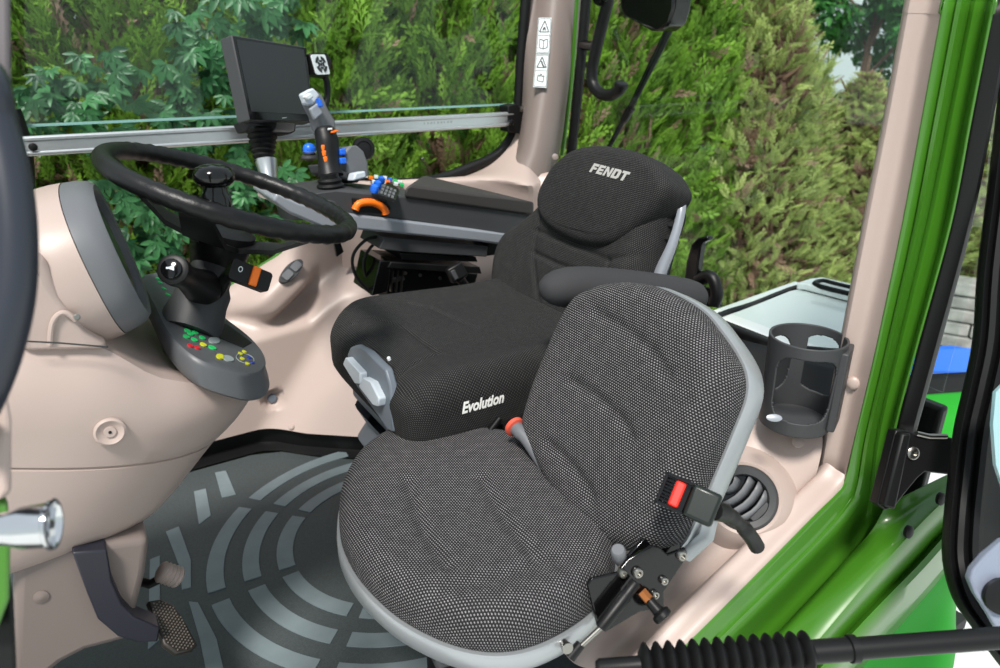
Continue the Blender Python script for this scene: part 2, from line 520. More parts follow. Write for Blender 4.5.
for k, (x0, x1) in enumerate(((-.034, -.003), (.003, .034))):
    b = MB(); b.prism([fo.w(x, y, .010) for x, y in rounded(x0, -.011, x1, .011, .006)], -fo.n*.01); b.build('rocker', M['mid'], t, bevel=.002)
# round socket plug
sk_p, sk_n = hit(272, 398)
fs = Frame(sk_p-sk_n*.004, (sk_n+V((0, -.5, .1))))
t = empty('power_socket', fs.o, 'round dark power socket cap low in the pale lining', 'socket')
b = MB(); b.lathe([(.021, -.012), (.021, .003), (.017, .006)], fs.o, fs.n, 28); b.build('ring', M['pink'], t)
b = MB(); b.lathe([(.0145, -.002), (.0145, .010), (.0125, .0125)], fs.o, fs.n, 8); b.build('cap', M['slate'], t)
scr, sn_ = hit(292, 427)
b = MB(); b.lathe([(.009, -.02), (.009, .004), (.006, .007)], scr, sn_, 16)
tag(b.build('screw_cap', M['pink']), 'small round beige screw cap near the foot of the pale lining, below the socket', 'screw cap')

# ------------------------------------------------------------------ side window
wn = bpy.data.objects.new('window_1', None); COL.objects.link(wn); wn.location = (.6, 1.98, .93); struct(wn)
b = MB(); b.prism([V((-.12, 1.985, 1.95)), V((1.36, 1.985, 1.95)), V((1.36, 1.985, .945)), V((-.12, 1.985, .945))], (0, .006, 0)); b.build('pane', M['glass'], wn, smooth=False)
b = MB(); b.prism([V((-.12, 1.983, .945)), V((1.30, 1.983, .945)), V((1.30, 1.983, .939)), V((-.12, 1.983, .939))], (0, .009, 0)); b.build('pane_edge', M['edge'], wn, smooth=False)
seal = [at(u, v, Y=1.975) for u, v in ((330, 180), (390, 184), (435, 180), (470, 168), (497, 155), (512, 135), (518, 110), (521, 60), (525, 10), (529, -40))]
b = MB(); b.tube(catmull(rise(seal[::-1]), 8), .017, 10); b.build('rubber_seal', M['rubber'], wn)
b = MB(); b.tube(catmull([at(u, v, Y=1.96) for u, v in ((10, 110), (20, 140), (24, 175), (24, 260))], 6), .022, 10); b.build('rubber_seal', M['rubber'], wn)

# ------------------------------------------------------------------ rear corner pillar with stickers
Lp = [at(u, v, Y=1.965) for u, v in ((529, -30), (526, 20), (523, 70), (521, 110), (514, 150), (496, 176))]
L2 = [at(u, v, D=2.17) for u, v in ((536, -30), (533, 20), (530, 70), (527, 110), (520, 152), (503, 180))]
Mp = [at(u, v, D=2.13) for u, v in ((556, -30), (552, 20), (547, 70), (541, 110), (534, 152), (522, 183))]
Rp = [at(u, v, D=2.17) for u, v in ((578, -30), (573, 20), (567, 70), (560, 110), (553, 150), (544, 184))]
Ep = [at(u, v, D=2.30) for u, v in ((585, -30), (580, 20), (574, 70), (567, 110), (560, 150), (552, 184))]
b = MB(); b.grid(contour([rise(l_) for l_ in (Lp, L2, Mp, Rp, Ep)], 6, 5))
pil = struct(b.build('trim_1', M['taupe']))
for pts in [((537, 18), 'top'), ]: pass
def decal(c4, label, pics):
    pts = [at(u, v, D=2.118) for u, v in c4]      # TL TR BR BL
    n = (pts[1]-pts[0]).cross(pts[3]-pts[0]).normalized()
    if n.dot(FW) > 0: n = -n
    o = sum(pts, V())/4
    t = empty('warning_sticker', o, label, 'sticker', 'warning stickers on the corner pillar')
    b = MB(); b.prism([p+n*.0012 for p in pts], -n*.0010); b.build('label', M['label'], t, smooth=False)
    def P(x, y): return pts[3].lerp(pts[2], x).lerp(pts[0].lerp(pts[1], x), y)+n*.0016
    b = MB()
    def line(q, w=.0016):
        for a, c in zip(q[:-1], q[1:]):
            A, C = P(*a), P(*c); d = (C-A).normalized().cross(n)*w
            b.face([b.vert(A-d), b.vert(C-d), b.vert(C+d), b.vert(A+d)])
    line([(.05, .03), (.95, .03), (.95, .97), (.05, .97), (.05, .03)], .0008); line([(.05, .5), (.95, .5)], .0008)
    for p in pics: line(*p)
    b.build('print', M['ink'], t, smooth=False)
    return t
tri = [(.5, .92), (.85, .60), (.15, .60), (.5, .92)]
decal([(538.5, 18), (551.5, 18), (549.5, 53.5), (536, 53.5)], 'small white sticker of a warning triangle above an open book, upper one on the pillar',
      [(tri, .0016), ([(.4, .64), (.5, .74), (.6, .64)], .002), ([(.5, .12), (.5, .36), (.2, .40), (.2, .16), (.5, .12), (.8, .16), (.8, .40), (.5, .36)], .0013)])
decal([(536, 54.5), (549, 54.5), (546.5, 88), (533, 87)], 'small white sticker of a warning triangle above a hand, lower one on the pillar',
      [(tri, .0016), ([(.45, .80), (.6, .66), (.7, .62)], .0024), ([(.25, .2), (.3, .38), (.45, .32), (.5, .42), (.6, .32), (.75, .36), (.7, .16), (.25, .2)], .0013)])
b = MB(); bolt(b, at(555, 157, D=2.14), -FW, .010, .004, False)
tag(b.build('screw_cap', M['taupe']), 'small taupe screw cap at the foot of the corner pillar beside the seat top', 'screw cap')

# ------------------------------------------------------------------ rear window frame, sill wall
wr2 = bpy.data.objects.new('window_2', None); COL.objects.link(wr2); wr2.location = (1.42, 1.3, .6); struct(wr2)
b = MB(); b.tube(catmull(rise([at(u, v, X=1.43) for u, v in ((589, -40), (586, 0), (581, 60), (576, 110), (571, 155), (566, 190))]), 5), .016, 10); b.build('rubber_seal', M['rubber'], wr2)
b = MB(); b.tube(catmull(rise([at(u, v, X=1.45) for u, v in ((581, -40), (577, 0), (573, 60), (568, 110), (562, 155))]), 5), .007, 8); b.build('painted_edge', M['green'], wr2)
b = MB(); b.prism([V((1.475, 1.80, 1.95)), V((1.475, .62, 1.95)), V((1.475, .62, .44)), V((1.475, 1.80, .44))], (.005, 0, 0)); b.build('pane', M['glass'], wr2, smooth=False)
b = MB(); b.prism([V((1.40, 1.98, .44)), V((1.40, .58, .44)), V((1.40, .58, -.03)), V((1.40, 1.98, -.03))], (.03, 0, 0))
struct(b.build('wall_rear', M['black'], bevel=.008))

# ------------------------------------------------------------------ door post, sill
PT = lambda pts, Y: [at(u, v, Y=Y) for u, v in pts]
def ys(pts, y): return [at(u, v, Y=y) for u, v in pts]
G1p = [(952, -40), (943, 0), (922, 114), (901, 227), (875, 350), (855, 435), (845, 478)]
T0 = [(913, -40), (905, 0), (884, 114), (866, 205), (843, 325), (829, 400), (817, 470)]
T1 = [(915, -40), (907, 0), (886, 114), (868, 205), (845, 325), (831, 400), (819, 471)]
T2 = [(938, -40), (930, 0), (909, 114), (889, 217), (863, 340), (846, 420), (835, 477)]
b = MB(); b.grid(contour([rise(l_) for l_ in (ys(T0, .640), ys(T1, .600), ys(T2, .575), ys(G1p, .548))], 5, 5))
t3 = struct(b.build('trim_2', M['pink']))
b = MB(); b.lathe([(.0105, -.004), (.0105, .002), (.008, .0045), (.003, .0055)], at(853, 383, Y=.574), (-.9, -.45, .1), 20); b.build('screw_cap', M['pink'], t3)
b = MB(); b.grid(contour([ys([(818, 471), (814, 490), (806, 505)], .62), ys([(819, 472), (815, 492), (806, 510)], .60), ys([(835, 479), (830, 490), (815, 506)], .578), ys([(846, 480), (840, 490), (824, 507)], .552)], 5, 4))
struct(b.build('trim_3', M['pink']))

# green post + sill: contour lines running down the post, round the corner and along the sill
G1 = [(952, -40), (943, 0), (922, 114), (901, 227), (875, 350), (855, 435), (846, 474), (838, 490), (810, 518), (762, 567), (715, 614), (680, 649), (630, 700)]
G2 = [(966, -40), (957, 0), (935, 114), (914, 227), (886, 350), (866, 435), (857, 482), (846, 504), (815, 538), (770, 583), (722, 630), (692, 660), (650, 702)]
G3 = [(970, -40), (961, 0), (939, 114), (917, 227), (889, 350), (869, 435), (860, 486), (850, 508), (820, 543), (775, 588), (727, 635), (697, 665), (656, 706)]
G4 = [(980, -40), (971, 0), (948, 114), (925, 227), (896, 350), (876, 435), (868, 490), (860, 518), (828, 555), (785, 600), (740, 645), (712, 672), (676, 710)]
G5 = [(985, -40), (976, 0), (953, 114), (930, 227), (900, 350), (880, 435), (873, 494), (867, 526), (836, 563), (795, 607), (752, 652), (726, 680), (690, 716)]
G6 = [(1000, -40), (989, 0), (966, 114), (944, 227), (912, 350), (890, 435), (882, 492), (882, 522), (850, 563), (806, 612), (770, 652), (745, 682), (712, 716)]
G7 = [(1006, -40), (996, 0), (973, 114), (951, 227), (917, 350), (895, 435), (888, 490), (892, 522), (860, 566), (815, 617), (780, 657), (755, 686), (722, 720)]
gl = [ys(G1, .548), ys(G2, .540), ys(G3, .532), ys(G4, .536), ys(G5, .527), ys(G6, .519), ys(G7, .498)]
b = MB(); b.grid(contour([rise(l_) for l_ in gl], 6, 3))
sill = struct(b.build('trim_4', M['green'], solid=.003))
# outer part of the sill
S1 = [(885, 505), (868, 535), (836, 572), (795, 616), (752, 662), (726, 690), (690, 726)]
S2 = [(990, 455), (948, 491), (908, 530), (862, 580), (818, 632), (786, 668), (750, 708)]
S3 = [(992, 468), (951, 502), (911, 541), (865, 592), (821, 643), (790, 679), (754, 718)]
S4 = [(992, 486), (948, 526), (915, 562), (878, 600), (846, 634), (815, 668), (780, 708)]
S5 = [(996, 495), (953, 534), (920, 570), (883, 608), (851, 642), (820, 676), (786, 716)]
S6 = [(996, 520), (955, 560), (920, 600), (885, 640), (855, 672), (825, 706), (790, 745)]
b = MB(); b.grid(contour([ys(S1, .505), ys(S2, .46), ys(S3, .452), ys(S4, .452), ys(S5, .435), ys(S6, .45)], 6, 3))
struct(b.build('trim_5', M['green'], solid=.003))
for (u, v), lb in (((909, 532), 'black oval plug in the green sill flange, beside the hinge plate'), ((941, 499), 'black oval plug in the green sill flange, tucked against the door frame')):
    b = MB(); b.lathe([(.0085, -.004), (.0085, .002), (.006, .004)], at(u, v, Y=.451), (-.2, -1, .15), 18, 1.0, 1.35); tag(b.build('sill_plug', M['rubber']), lb, 'plug', None)
# pale inner lip of the sill and the lining behind it
W1 = [(846, 476), (836, 489), (808, 517), (760, 566), (713, 612), (678, 648), (628, 700)]
W2 = [(838, 472), (830, 480), (800, 505), (748, 555), (698, 603), (662, 640), (612, 692)]
W3 = [(830, 474), (820, 482), (790, 505), (738, 552), (690, 597), (655, 632), (606, 680)]
W4 = [(826, 480), (815, 488), (785, 512), (735, 557), (688, 600), (653, 636), (604, 684)]
LV = V((-.155, .96, .257))
lw1 = ys(W1, .549)
lw4 = [p+LV*.036+V((0, .012, -.014)) for p in lw1]
b = MB(); b.grid(contour([[p+V((0, -.004, -.012)) for p in lw1], lw1, [p+LV*.019 for p in lw1], [p+LV*.036 for p in lw1], lw4], 6, 4))
struct(b.build('trim_6', M['pink']))
# ------------------------------------------------------------------ ground, far wall, door
b = MB(); b.prism([V((-30, -20, -1.5)), V((40, -20, -1.5)), V((40, 40, -1.5)), V((-30, 40, -1.5))], (0, 0, -.1))
struct(b.build('ground', M['concrete']))

def np_mesh(name, verts, faces, mats, matidx, tint):
    me = bpy.data.meshes.new(name)
    nv, nf, k = len(verts), len(faces), faces.shape[1]
    me.vertices.add(nv); me.vertices.foreach_set('co', verts.astype(np.float32).ravel())
    me.loops.add(nf*k); me.loops.foreach_set('vertex_index', faces.astype(np.int32).ravel())
    me.polygons.add(nf); me.polygons.foreach_set('loop_start', np.arange(0, nf*k, k, dtype=np.int32))
    me.polygons.foreach_set('material_index', matidx.astype(np.int32))
    at_ = me.attributes.new('tint', 'FLOAT', 'POINT'); at_.data.foreach_set('value', tint.astype(np.float32))
    for m in mats: me.materials.append(m)
    me.update(calc_edges=True); me.validate()
    return me
def spray_template(rg):
    """one flat conifer spray, unit length along y: narrow leaf kites"""
    T = []
    def leaf(p, d, L, w):
        d = d/np.linalg.norm(d); s = np.array([-d[1], d[0], 0])
        T.append([p, p+d*L*.45+s*w*.5, p+d*L, p+d*L*.45-s*w*.5])
    leaf(np.array([0, 0, 0.]), np.array([0, 1., 0]), 1.0, .04)
    n = 9
    for i in range(n):
        y = .06+.84*i/n; L = .46*(1-y*.70)
        sd = 1 if i % 2 else -1
        a = R(rg.uniform(26, 42)); d = np.array([sd*math.sin(a), math.cos(a), rg.uniform(-.15, .15)])
        p = np.array([0, y, 0.])
        leaf(p, d, L, .055)
        for q in (.3, .62):
            for s2 in (-1, 1):
                a2 = R(rg.uniform(22, 38))*s2
                d2 = np.array([d[0]*math.cos(a2)-d[1]*math.sin(a2), d[0]*math.sin(a2)+d[1]*math.cos(a2), rg.uniform(-.25, .25)])
                leaf(p+d*L*q, d2, L*.46*(1.1-q*.6), .038)
    v = np.array(T).reshape(-1, 3)
    f = []
    for i in range(len(T)):
        o = i*4; f += [[o, o+1, o+2], [o, o+2, o+3]]
    return v, np.array(f)
def conifer(seed, n, h, r, mats, size=(.13, .24), brown=.22, top=.6, base=.15):
    rg = np.random.default_rng(seed)
    tv, tf = spray_template(rg)
    nvt, nft = len(tv), len(tf)
    VV = np.empty((n, nvt, 3)); TT = np.empty((n, nvt)); MI = np.empty((n, nft), int)
    lobes = rg.uniform(0, 2*np.pi, 40); lz = rg.uniform(0, h, 40); la = rg.uniform(.05, .30, 40)
    for i in range(n):
        z = base+(h-base)*rg.uniform(0, 1)**.9; a = rg.uniform(-3.75, .61)
        rz = r*min(1, ((h-z)/(h*top))**.7) if z > h*(1-top) else r*(.85+.15*z/(h*(1-top)))
        da = np.angle(np.exp(1j*(lobes-a)))
        rz *= 1+np.clip((la*np.exp(-(da/.30)**2-((z-lz)/.24)**2)).sum()*1.4-.10, -.15, .45)
        dep = rg.uniform(0, 1)**1.5
        rr = rz*(1-.62*dep)
        out = np.array([math.cos(a), math.sin(a), 0])
        d = out*rg.uniform(.35, 1.0)+np.array([0, 0, rg.uniform(.25, 1.0)])+rg.normal(0, .28, 3); d /= np.linalg.norm(d)
        s = np.cross(d, out+rg.normal(0, .5, 3)); s /= np.linalg.norm(s)
        nn = np.cross(s, d); L = rg.uniform(*size)
        M3 = np.stack([s, d, nn])
        P = np.array([rr*out[0], rr*out[1], z])-d*L*.4
        bend = tv.copy(); bend[:, 2] -= .25*tv[:, 1]**2; bend[:, 0] *= rg.uniform(.55, .9)
        VV[i] = (bend*L) @ M3+P
        isb = (dep > .35 and rg.uniform() < brown*2.2) or rg.uniform() < brown*.22
        MI[i] = 1 if isb else 0
        TT[i] = np.clip(rg.normal(.45, .20)-.0*dep+.25*tv[:, 1], 0, 1)
    F_ = (tf[None]+np.arange(n)[:, None, None]*nvt).reshape(-1, 3)
    return np_mesh('crown', VV.reshape(-1, 3), F_, mats, MI.reshape(-1), TT.reshape(-1))
def trunk_mesh(h, r):
    b = MB(); b.tube([V((0, 0, 0)), V((.03, .02, h*.4)), V((-.02, .01, h*.8)), V((0, 0, h*.97))], [r, r*.8, r*.45, r*.12], 8)
    rg = random.Random(3)
    for i in range(26):
        z = h*(.12+.03*i); a = rg.uniform(0, 6.28); L = .42*(1-.6*z/h)
        b.tube([V((0, 0, z)), V((math.cos(a)*L*.6, math.sin(a)*L*.6, z+.08)), V((math.cos(a)*L, math.sin(a)*L, z+.26))], [r*.3, r*.2, r*.06], 5)
    o = b.build('trunk', M['bark']); me = o.data; bpy.data.objects.remove(o); return me
cm = [conifer(s, 8600, 4.4, .74, [M['thuja'], M['dead']], (.12, .26)) for s in (1, 2, 3)]
co_ = [conifer(s, 7600, 3.8, .72, [M['thuja_olive'], M['dead']], (.10, .22), .44) for s in (11, 12)]
tm = trunk_mesh(4.2, .09)
def plant(x, y, me, label, rz, sz=1.0, sxy=1.0, group=None, trunk=tm, cat='tree', name='conifer_tree'):
    t = empty(name, V((x, y, -1.5)), label, cat, group)
    t.rotation_euler = (0, 0, rz); t.scale = (sxy, sxy, sz)
    for nm, m in (('crown', me), ('trunk', trunk)):
        o = bpy.data.objects.new(nm, m); COL.objects.link(o); o.parent = t
    return t
rg = random.Random(8)
HG = 'clipped conifers of the hedge row'
row = [(-1.55, 3.75, 0, 'bright green conifer at the front end of the hedge, beyond the dark door post'),
       (-.62, 3.62, 1, 'dark green conifer seen above the steering wheel at the front of the side window'),
       (.28, 3.80, 2, 'dark green conifer half hidden by creeper directly behind the wheel'),
       (1.10, 3.70, 0, 'bright green conifer directly behind the display screen'),
       (1.95, 3.75, 1, 'green and brown conifer behind the control stick in the side window'),
       (2.80, 3.68, 2, 'green conifer behind the rear half of the side window rail'),
       (3.60, 3.80, 0, 'conifer of the hedge hidden in part by the taupe corner pillar')]
for x, y, k, lb in row: plant(x, y, cm[k], lb, rg.uniform(-.3, .3), rg.uniform(.95, 1.1), 1.0, HG)
row2 = [(4.35, 3.62, 0, .92, 'olive conifer seen behind the curved grab bar in the rear window'),
        (5.05, 3.80, 1, .70, 'olive conifer with brown patches behind the rear wiper arm'),
        (5.90, 3.66, 0, .63, 'olive green conifer just beyond the wiper in the rear window'),
        (6.75, 3.80, 1, .60, 'lower olive conifer in the middle of the rear window under the sky gap'),
        (7.55, 3.62, 0, .62, 'olive conifer standing next to the broad leaved tree by the door post'),
        (8.3, 4.0, 1, .62, 'last olive conifer of the hedge beside the beige door post')]
for x, y, k, sz, lb in row2: plant(x, y, co_[k], lb, rg.uniform(-.2, .4), sz, 1.05, HG)
for i, x in enumerate((-1.1, .1, 1.3, 2.4, 3.5, 4.5)):
    plant(x, 4.75, cm[i % 3], 'conifer in the second row behind the hedge, filling the gap between two front trees', rg.uniform(-.3, .3), 1.05 if i < 4 else .74, 1.05, 'conifers of the second hedge row')
# broad-leaved tree by the door post
def leaf_cloud(seed, n, clumps, sz, mats, palm=False, flat=None):
    rg = np.random.default_rng(seed)
    lv = np.array([[0, 0, 0], [.28, .35, .06], [.22, .75, .02], [0, 1.05, -.06], [-.22, .75, .02], [-.28, .35, .06], [0, .5, -.03]])
    lf = np.array([[0, 1, 6], [1, 2, 6], [2, 3, 6], [3, 4, 6], [4, 5, 6], [5, 0, 6]])
    if palm:
        A = []; Bf = []
        for k, a in enumerate((-78, -38, 0, 38, 78)):
            c, s = math.cos(R(a)), math.sin(R(a)); L = 1.0-.12*abs(k-2)
            q = lv*np.array([.72, 1, 1])*L
            A.append(np.stack([q[:, 0]*c+q[:, 1]*s, -q[:, 0]*s+q[:, 1]*c, q[:, 2]-.16*(q[:, 1]**2)], -1)); Bf.append(lf+7*k)
        lv = np.concatenate(A); lf = np.concatenate(Bf)
    Vs, Fs, Ts = [], [], []
    for i in range(n):
        c, rad = clumps[rg.integers(len(clumps))]
        d = rg.normal(0, 1, 3); d /= np.linalg.norm(d)
        P = np.array(c)+d*np.array(rad)*rg.uniform(.4, 1)**.5
        nn = d*.6+np.array([0, -.5, .6])+rg.normal(0, .35, 3) if flat is None else np.array(flat)+rg.normal(0, .38, 3)
        nn /= np.linalg.norm(nn)
        up = np.array([0, 0, -1.])+rg.normal(0, .45, 3); up -= nn*(up@nn); up /= np.linalg.norm(up)
        s = np.cross(up, nn); L = sz*rg.uniform(.65, 1.2)
        Vs.append((lv*L) @ np.stack([s, up, nn])+P); Fs.append(lf+len(lv)*i)
        Ts.append(np.full(len(lv), np.clip(rg.normal(.45, .25), 0, 1)))
    Fs = np.concatenate(Fs)
    return np_mesh('foliage', np.concatenate(Vs), Fs, mats, np.zeros(len(Fs), int), np.concatenate(Ts))
cl = []
rr = random.Random(5)
for i in range(34):
    a = rr.uniform(0, 6.28); z = rr.uniform(.5, 3.4); q = rr.uniform(.2, .95)
    cl.append(((math.cos(a)*q, math.sin(a)*q, z), (.32, .32, .22)))
bl = leaf_cloud(3, 8000, cl, .125, [M['broad']])
b = MB(); b.tube([V((0, 0, 0)), V((.05, 0, 1)), V((-.05, .05, 2)), V((0, 0, 3.2))], [.09, .08, .05, .02], 8)
for i in range(14):
    c = cl[i][0]; b.tube([V((0, 0, max(.3, c[2]-.5))), V((c[0]*.6, c[1]*.6, c[2]-.15)), V(c)], [.025, .018, .006], 6)
o = b.build('trunk', M['bark']); btm = o.data; bpy.data.objects.remove(o)
plant(9.5, 5.9, bl, 'broad leaved dark green tree against the sky gap, beside the beige door post', .4, 1.06, 1.0, None, btm, 'tree', 'broadleaf_tree')
plant(5.0, 7.0, bl, 'broad leaved tree peeping over the olive hedge behind the wiper motor cover', 2.4, 1.04, 1.0, None, btm, 'tree', 'broadleaf_tree')
plant(2.6, 6.9, bl, 'broad leaved tree rising behind the conifers above the side window rail', 1.4, 1.3, 1.1, None, btm, 'tree', 'broadleaf_tree')
plant(8.4, 2.2, bl, 'broad leaved tree above the grey stone wall, seen through the door glass', 3.4, 1.0, .9, None, btm, 'tree', 'broadleaf_tree')
# climbing creeper over the hedge
cl = []
for u, v, d, r in ((70, 95, 3.0, .18), (100, 70, 3.05, .12), (60, 120, 2.95, .15), (150, 108, 2.95, .2), (205, 60, 3.1, .16), (190, 35, 3.15, .14), (215, 95, 3.0, .16),
                   (265, 12, 3.2, .14), (240, 5, 3.2, .12), (180, 120, 2.95, .14), (130, 225, 2.75, .14), (165, 215, 2.75, .15), (215, 145, 2.9, .16), (240, 175, 2.85, .16),
                   (255, 205, 2.8, .14), (150, 250, 2.7, .12), (190, 75, 3.0, .12), (110, 195, 2.8, .13), (290, 10, 3.25, .1), (280, 180, 2.9, .1), (40, 85, 3.0, .1)):
    p = at(u, v, Y=2.98 if v > 130 else 2.93); cl.append((tuple(p), (r*.8, .10, r*.75)))
me = leaf_cloud(7, 330, cl, .066, [M['creeper']], True, (-.25, -1, .55))
o = bpy.data.objects.new('creeper', me); COL.objects.link(o)
tag(o, 'five fingered creeper leaves hanging over the hedge behind the steering wheel', 'creeper', None, 'stuff')
b = MB()
for (u0, v0, d0), (u1, v1, d1) in (((668, 88, 5.0), (770, 66, 5.6)), ((660, 105, 4.9), (700, 90, 5.2)), ((480, 60, 3.9), (495, 5, 4.1))):
    p, q = at(u0, v0, D=d0), at(u1, v1, D=d1); b.tube([p, p.lerp(q, .5)+V((0, 0, .02)), q], .006, 5)
# ------------------------------------------------------------------ stone wall, tarpaulin, terracotta
fw_ = Frame(at(945, 300, D=6.2), (-.85, -.45, 0))
b = MB()
rs = random.Random(2)
y0 = -1.5-fw_.o.z; top = fw_.l(945, 280)[1]; hh = (top-y0)/6
for r_ in range(6):
    x = -.30
    while x < 1.3:
        w_ = rs.uniform(.22, .42)
        b.box(fw_, x+.006, x+w_-.006, y0+r_*hh+.006, y0+(r_+1)*hh-.006, -.25, rs.uniform(0, .025)); x += w_
struct(b.build('wall_garden', M['stone'], bevel=.015, smooth=False))
b = MB(); ft = Frame(at(940, 358, D=4.9), (-.85, -.45, .5)); pts = [ft.l(*q) for q in ((905, 348), (950, 345), (985, 350), (985, 374), (900, 372))]
b.prism([ft.w(x, y) for x, y in pts], -ft.n*.35)
tag(b.build('tarpaulin', M['blue'], bevel=.05), 'bright blue tarpaulin bundle below the stone wall, seen through the door glass', 'tarpaulin')
fh = Frame(at(975, 240, D=10.5), (-.85, -.45, 0)); b = MB()
b.box(fh, -.8, 1.2, -3.0, .25, -1, 0)
hs = empty('garden_house', fh.w(0, -3, -.5), 'terracotta coloured garden house behind the stone wall, seen through the door glass', 'house')
b.build('wall', M['terra'], hs)
b = MB(); b.prism([fh.w(-1, .22, .15), fh.w(1.4, .22, .15), fh.w(.2, .75, .15)], -fh.n*1.3); b.build('roof', M['terra'], hs)
# ------------------------------------------------------------------ green mudguard outside, under the sill
def dp(pts, Ds): return [at(u, v, D=d) for (u, v), d in zip(pts, Ds)]
b = MB()
b.grid(contour([dp([(700, 730), (790, 690), (850, 638), (905, 580), (945, 535)], [1.28]*5),
                dp([(760, 740), (830, 690), (880, 640), (920, 590), (948, 562)], [1.30]*5),
                dp([(830, 750), (880, 690), (915, 640), (940, 600), (953, 588)], [1.34]*5),
                dp([(900, 760), (940, 690), (952, 650), (953, 610), (955, 596)], [1.38]*5),
                dp([(905, 765), (943, 693), (955, 652), (956, 612), (957, 598)], [1.48]*5)], 6, 6))
t = empty('mudguard', at(880, 620, D=1.4), 'bright green mudguard below the sill, outside the cab under the black strut', 'mudguard')
b.build('panel', M['fender'], t, solid=.004)
b = MB()
b.grid(contour([dp([(915, 560), (935, 545), (960, 520)], [1.36]*3), dp([(925, 580), (945, 565), (965, 545)], [1.42]*3), dp([(950, 590), (965, 580), (975, 560)], [1.55]*3)], 6, 5))
b.build('flap', M['fender'], t, solid=.004)
b = MB(); b.grid(contour([dp([(880, 398), (930, 394), (985, 390)], [1.9]*3), dp([(880, 420), (930, 416), (985, 414)], [1.82]*3), dp([(880, 470), (930, 470), (985, 470)], [1.78]*3)], 6, 5)); b.build('green_reflection', M['fender'], t, solid=.006)  # added green surface standing in for the mudguard's reflection in the door glass
b = MB(); b.grid(contour([dp([(880, 378), (930, 375), (985, 372)], [2.0]*3), dp([(880, 402), (930, 398), (985, 394)], [1.96]*3)], 6, 3)); b.build('tyre_band', M['rubber'], t, solid=.006)  # black band added as a tyre, just above the green reflection
# ------------------------------------------------------------------ driver seat
ds = empty('driver_seat', V((.66, 1.225, .01)), 'wide black driver seat with silver lettering on its headrest, in the middle of the cab', 'seat')
fz = Frame(V((.66, 1.225, .552)), (0, 0, 1), up=(1, 0, 0))     # a = -Y, b = +X
def fl(X, Y): return (-(Y-1.225), X-.66)
cu_out = catmull([V((*fl(x, y), 0)) for x, y in ((.425, 1.10), (.428, 1.34), (.445, 1.42), (.50, 1.468), (.60, 1.470), (.78, 1.455), (.93, 1.44), (.97, 1.38), (.97, 1.08), (.94, 1.0), (.80, .975), (.62, .965), (.50, .968), (.440, .983), (.42, 1.03))], 6, True)
def cufun(x, y):
    X = y+.66; Y = 1.225-x
    z = .012*sst(.10, .24, abs(x))*sst(.42, .55, X) - .018*math.exp(-((X-.80)/.16)**2)*(1-sst(.12, .24, abs(x)))
    return z + .018 - .016*(1-sst(.40, .52, X))
def fw2(pts, fr): return [fr.l(u, v) for u, v in pts]
fz2 = fz.move(0, 0, .028)
seams = [fw2([(352, 316), (372, 313), (395, 318), (420, 333), (438, 348), (412, 358), (388, 370)], fz2),
         fw2([(362, 330), (375, 345), (390, 366)], fz2),
         fw2([(388, 370), (405, 377), (433, 389), (470, 382), (505, 371), (560, 358), (620, 345)], fz2),
         fw2([(352, 306), (385, 297), (430, 300), (475, 318)], fz2)]
gro = [(seams[0], .006, .005), (seams[1], .006, .005), (seams[2], .007, .006), (seams[3], .005, .007)]
cu = cushion('seat_cushion', M['fab1'], ds, fz, [(p.x, p.y) for p in cu_out], .115, .042, .03, grooves=gro, fun=cufun, n=260, k=60)
T_ = text_polys('Evolution', .030, .25, .0012)
ft = Frame(at(461, 413, Y=.968), (0, -1, 0))
# the lettering follows the side of the cushion
wmax = max(x for p in T_ for x, y in p)
sx = .088/wmax
conform_text('lettering', M['textw'], ds, [[(x*sx, y) for x, y in p] for p in T_], ft, cu, .0010)
b = MB(); q = at(389, 359, Z=.585); b.lathe([(.0035, -.002), (.0035, .003), (.002, .0045)], q, (-.3, 0, 1), 10); b.build('stud', M['white'], ds)

fb = Frame(V((.9, 1.23, .55)), (-math.cos(R(20)), 0, math.sin(R(20))))
back_px = [(541, 197), (524, 217), (506, 236), (497, 262), (494, 300), (500, 330), (530, 362), (570, 385), (606, 380), (627, 340), (639, 290), (646, 255), (655, 222), (660, 203), (653, 182), (640, 165), (600, 158), (562, 172)]
bo = catmull([V((*fb.l(u, v), 0)) for u, v in back_px], 6, True)
def bfun(x, y):
    return .030*sst(.10, .235, abs(x+.01))*sst(.30, .10, y) - .004
bseams = [fw2([(546, 208), (538, 231), (535, 258), (540, 300), (548, 340)], fb), fw2([(538, 231), (560, 240), (590, 252), (614, 262), (640, 258), (655, 240)], fb),
          fw2([(535, 253), (556, 263), (582, 273)], fb), fw2([(614, 262), (616, 290), (612, 330)], fb)]
bk = cushion('backrest', M['fab1'], ds, fb.move(0, 0, .012), [(p.x, p.y) for p in bo], .115, .045, .035, grooves=[(s, .005, .007) for s in bseams], fun=bfun, n=240, k=54)
head_px = [(544, 214), (543, 198), (550, 181), (562, 164), (580, 151), (605, 147), (640, 153), (661, 166), (671, 179), (673, 193), (657, 215), (639, 232), (622, 244), (606, 248), (588, 246), (569, 239), (553, 228)]
ho = catmull([V((*fb.l(u, v), 0)) for u, v in head_px], 6, True)
fh_ = fb.move(0, 0, .030)
hd = cushion('headrest', M['fab1'], ds, fh_, [(p.x, p.y) for p in ho], .105, .026, .03, dome=.010, n=240, k=46)
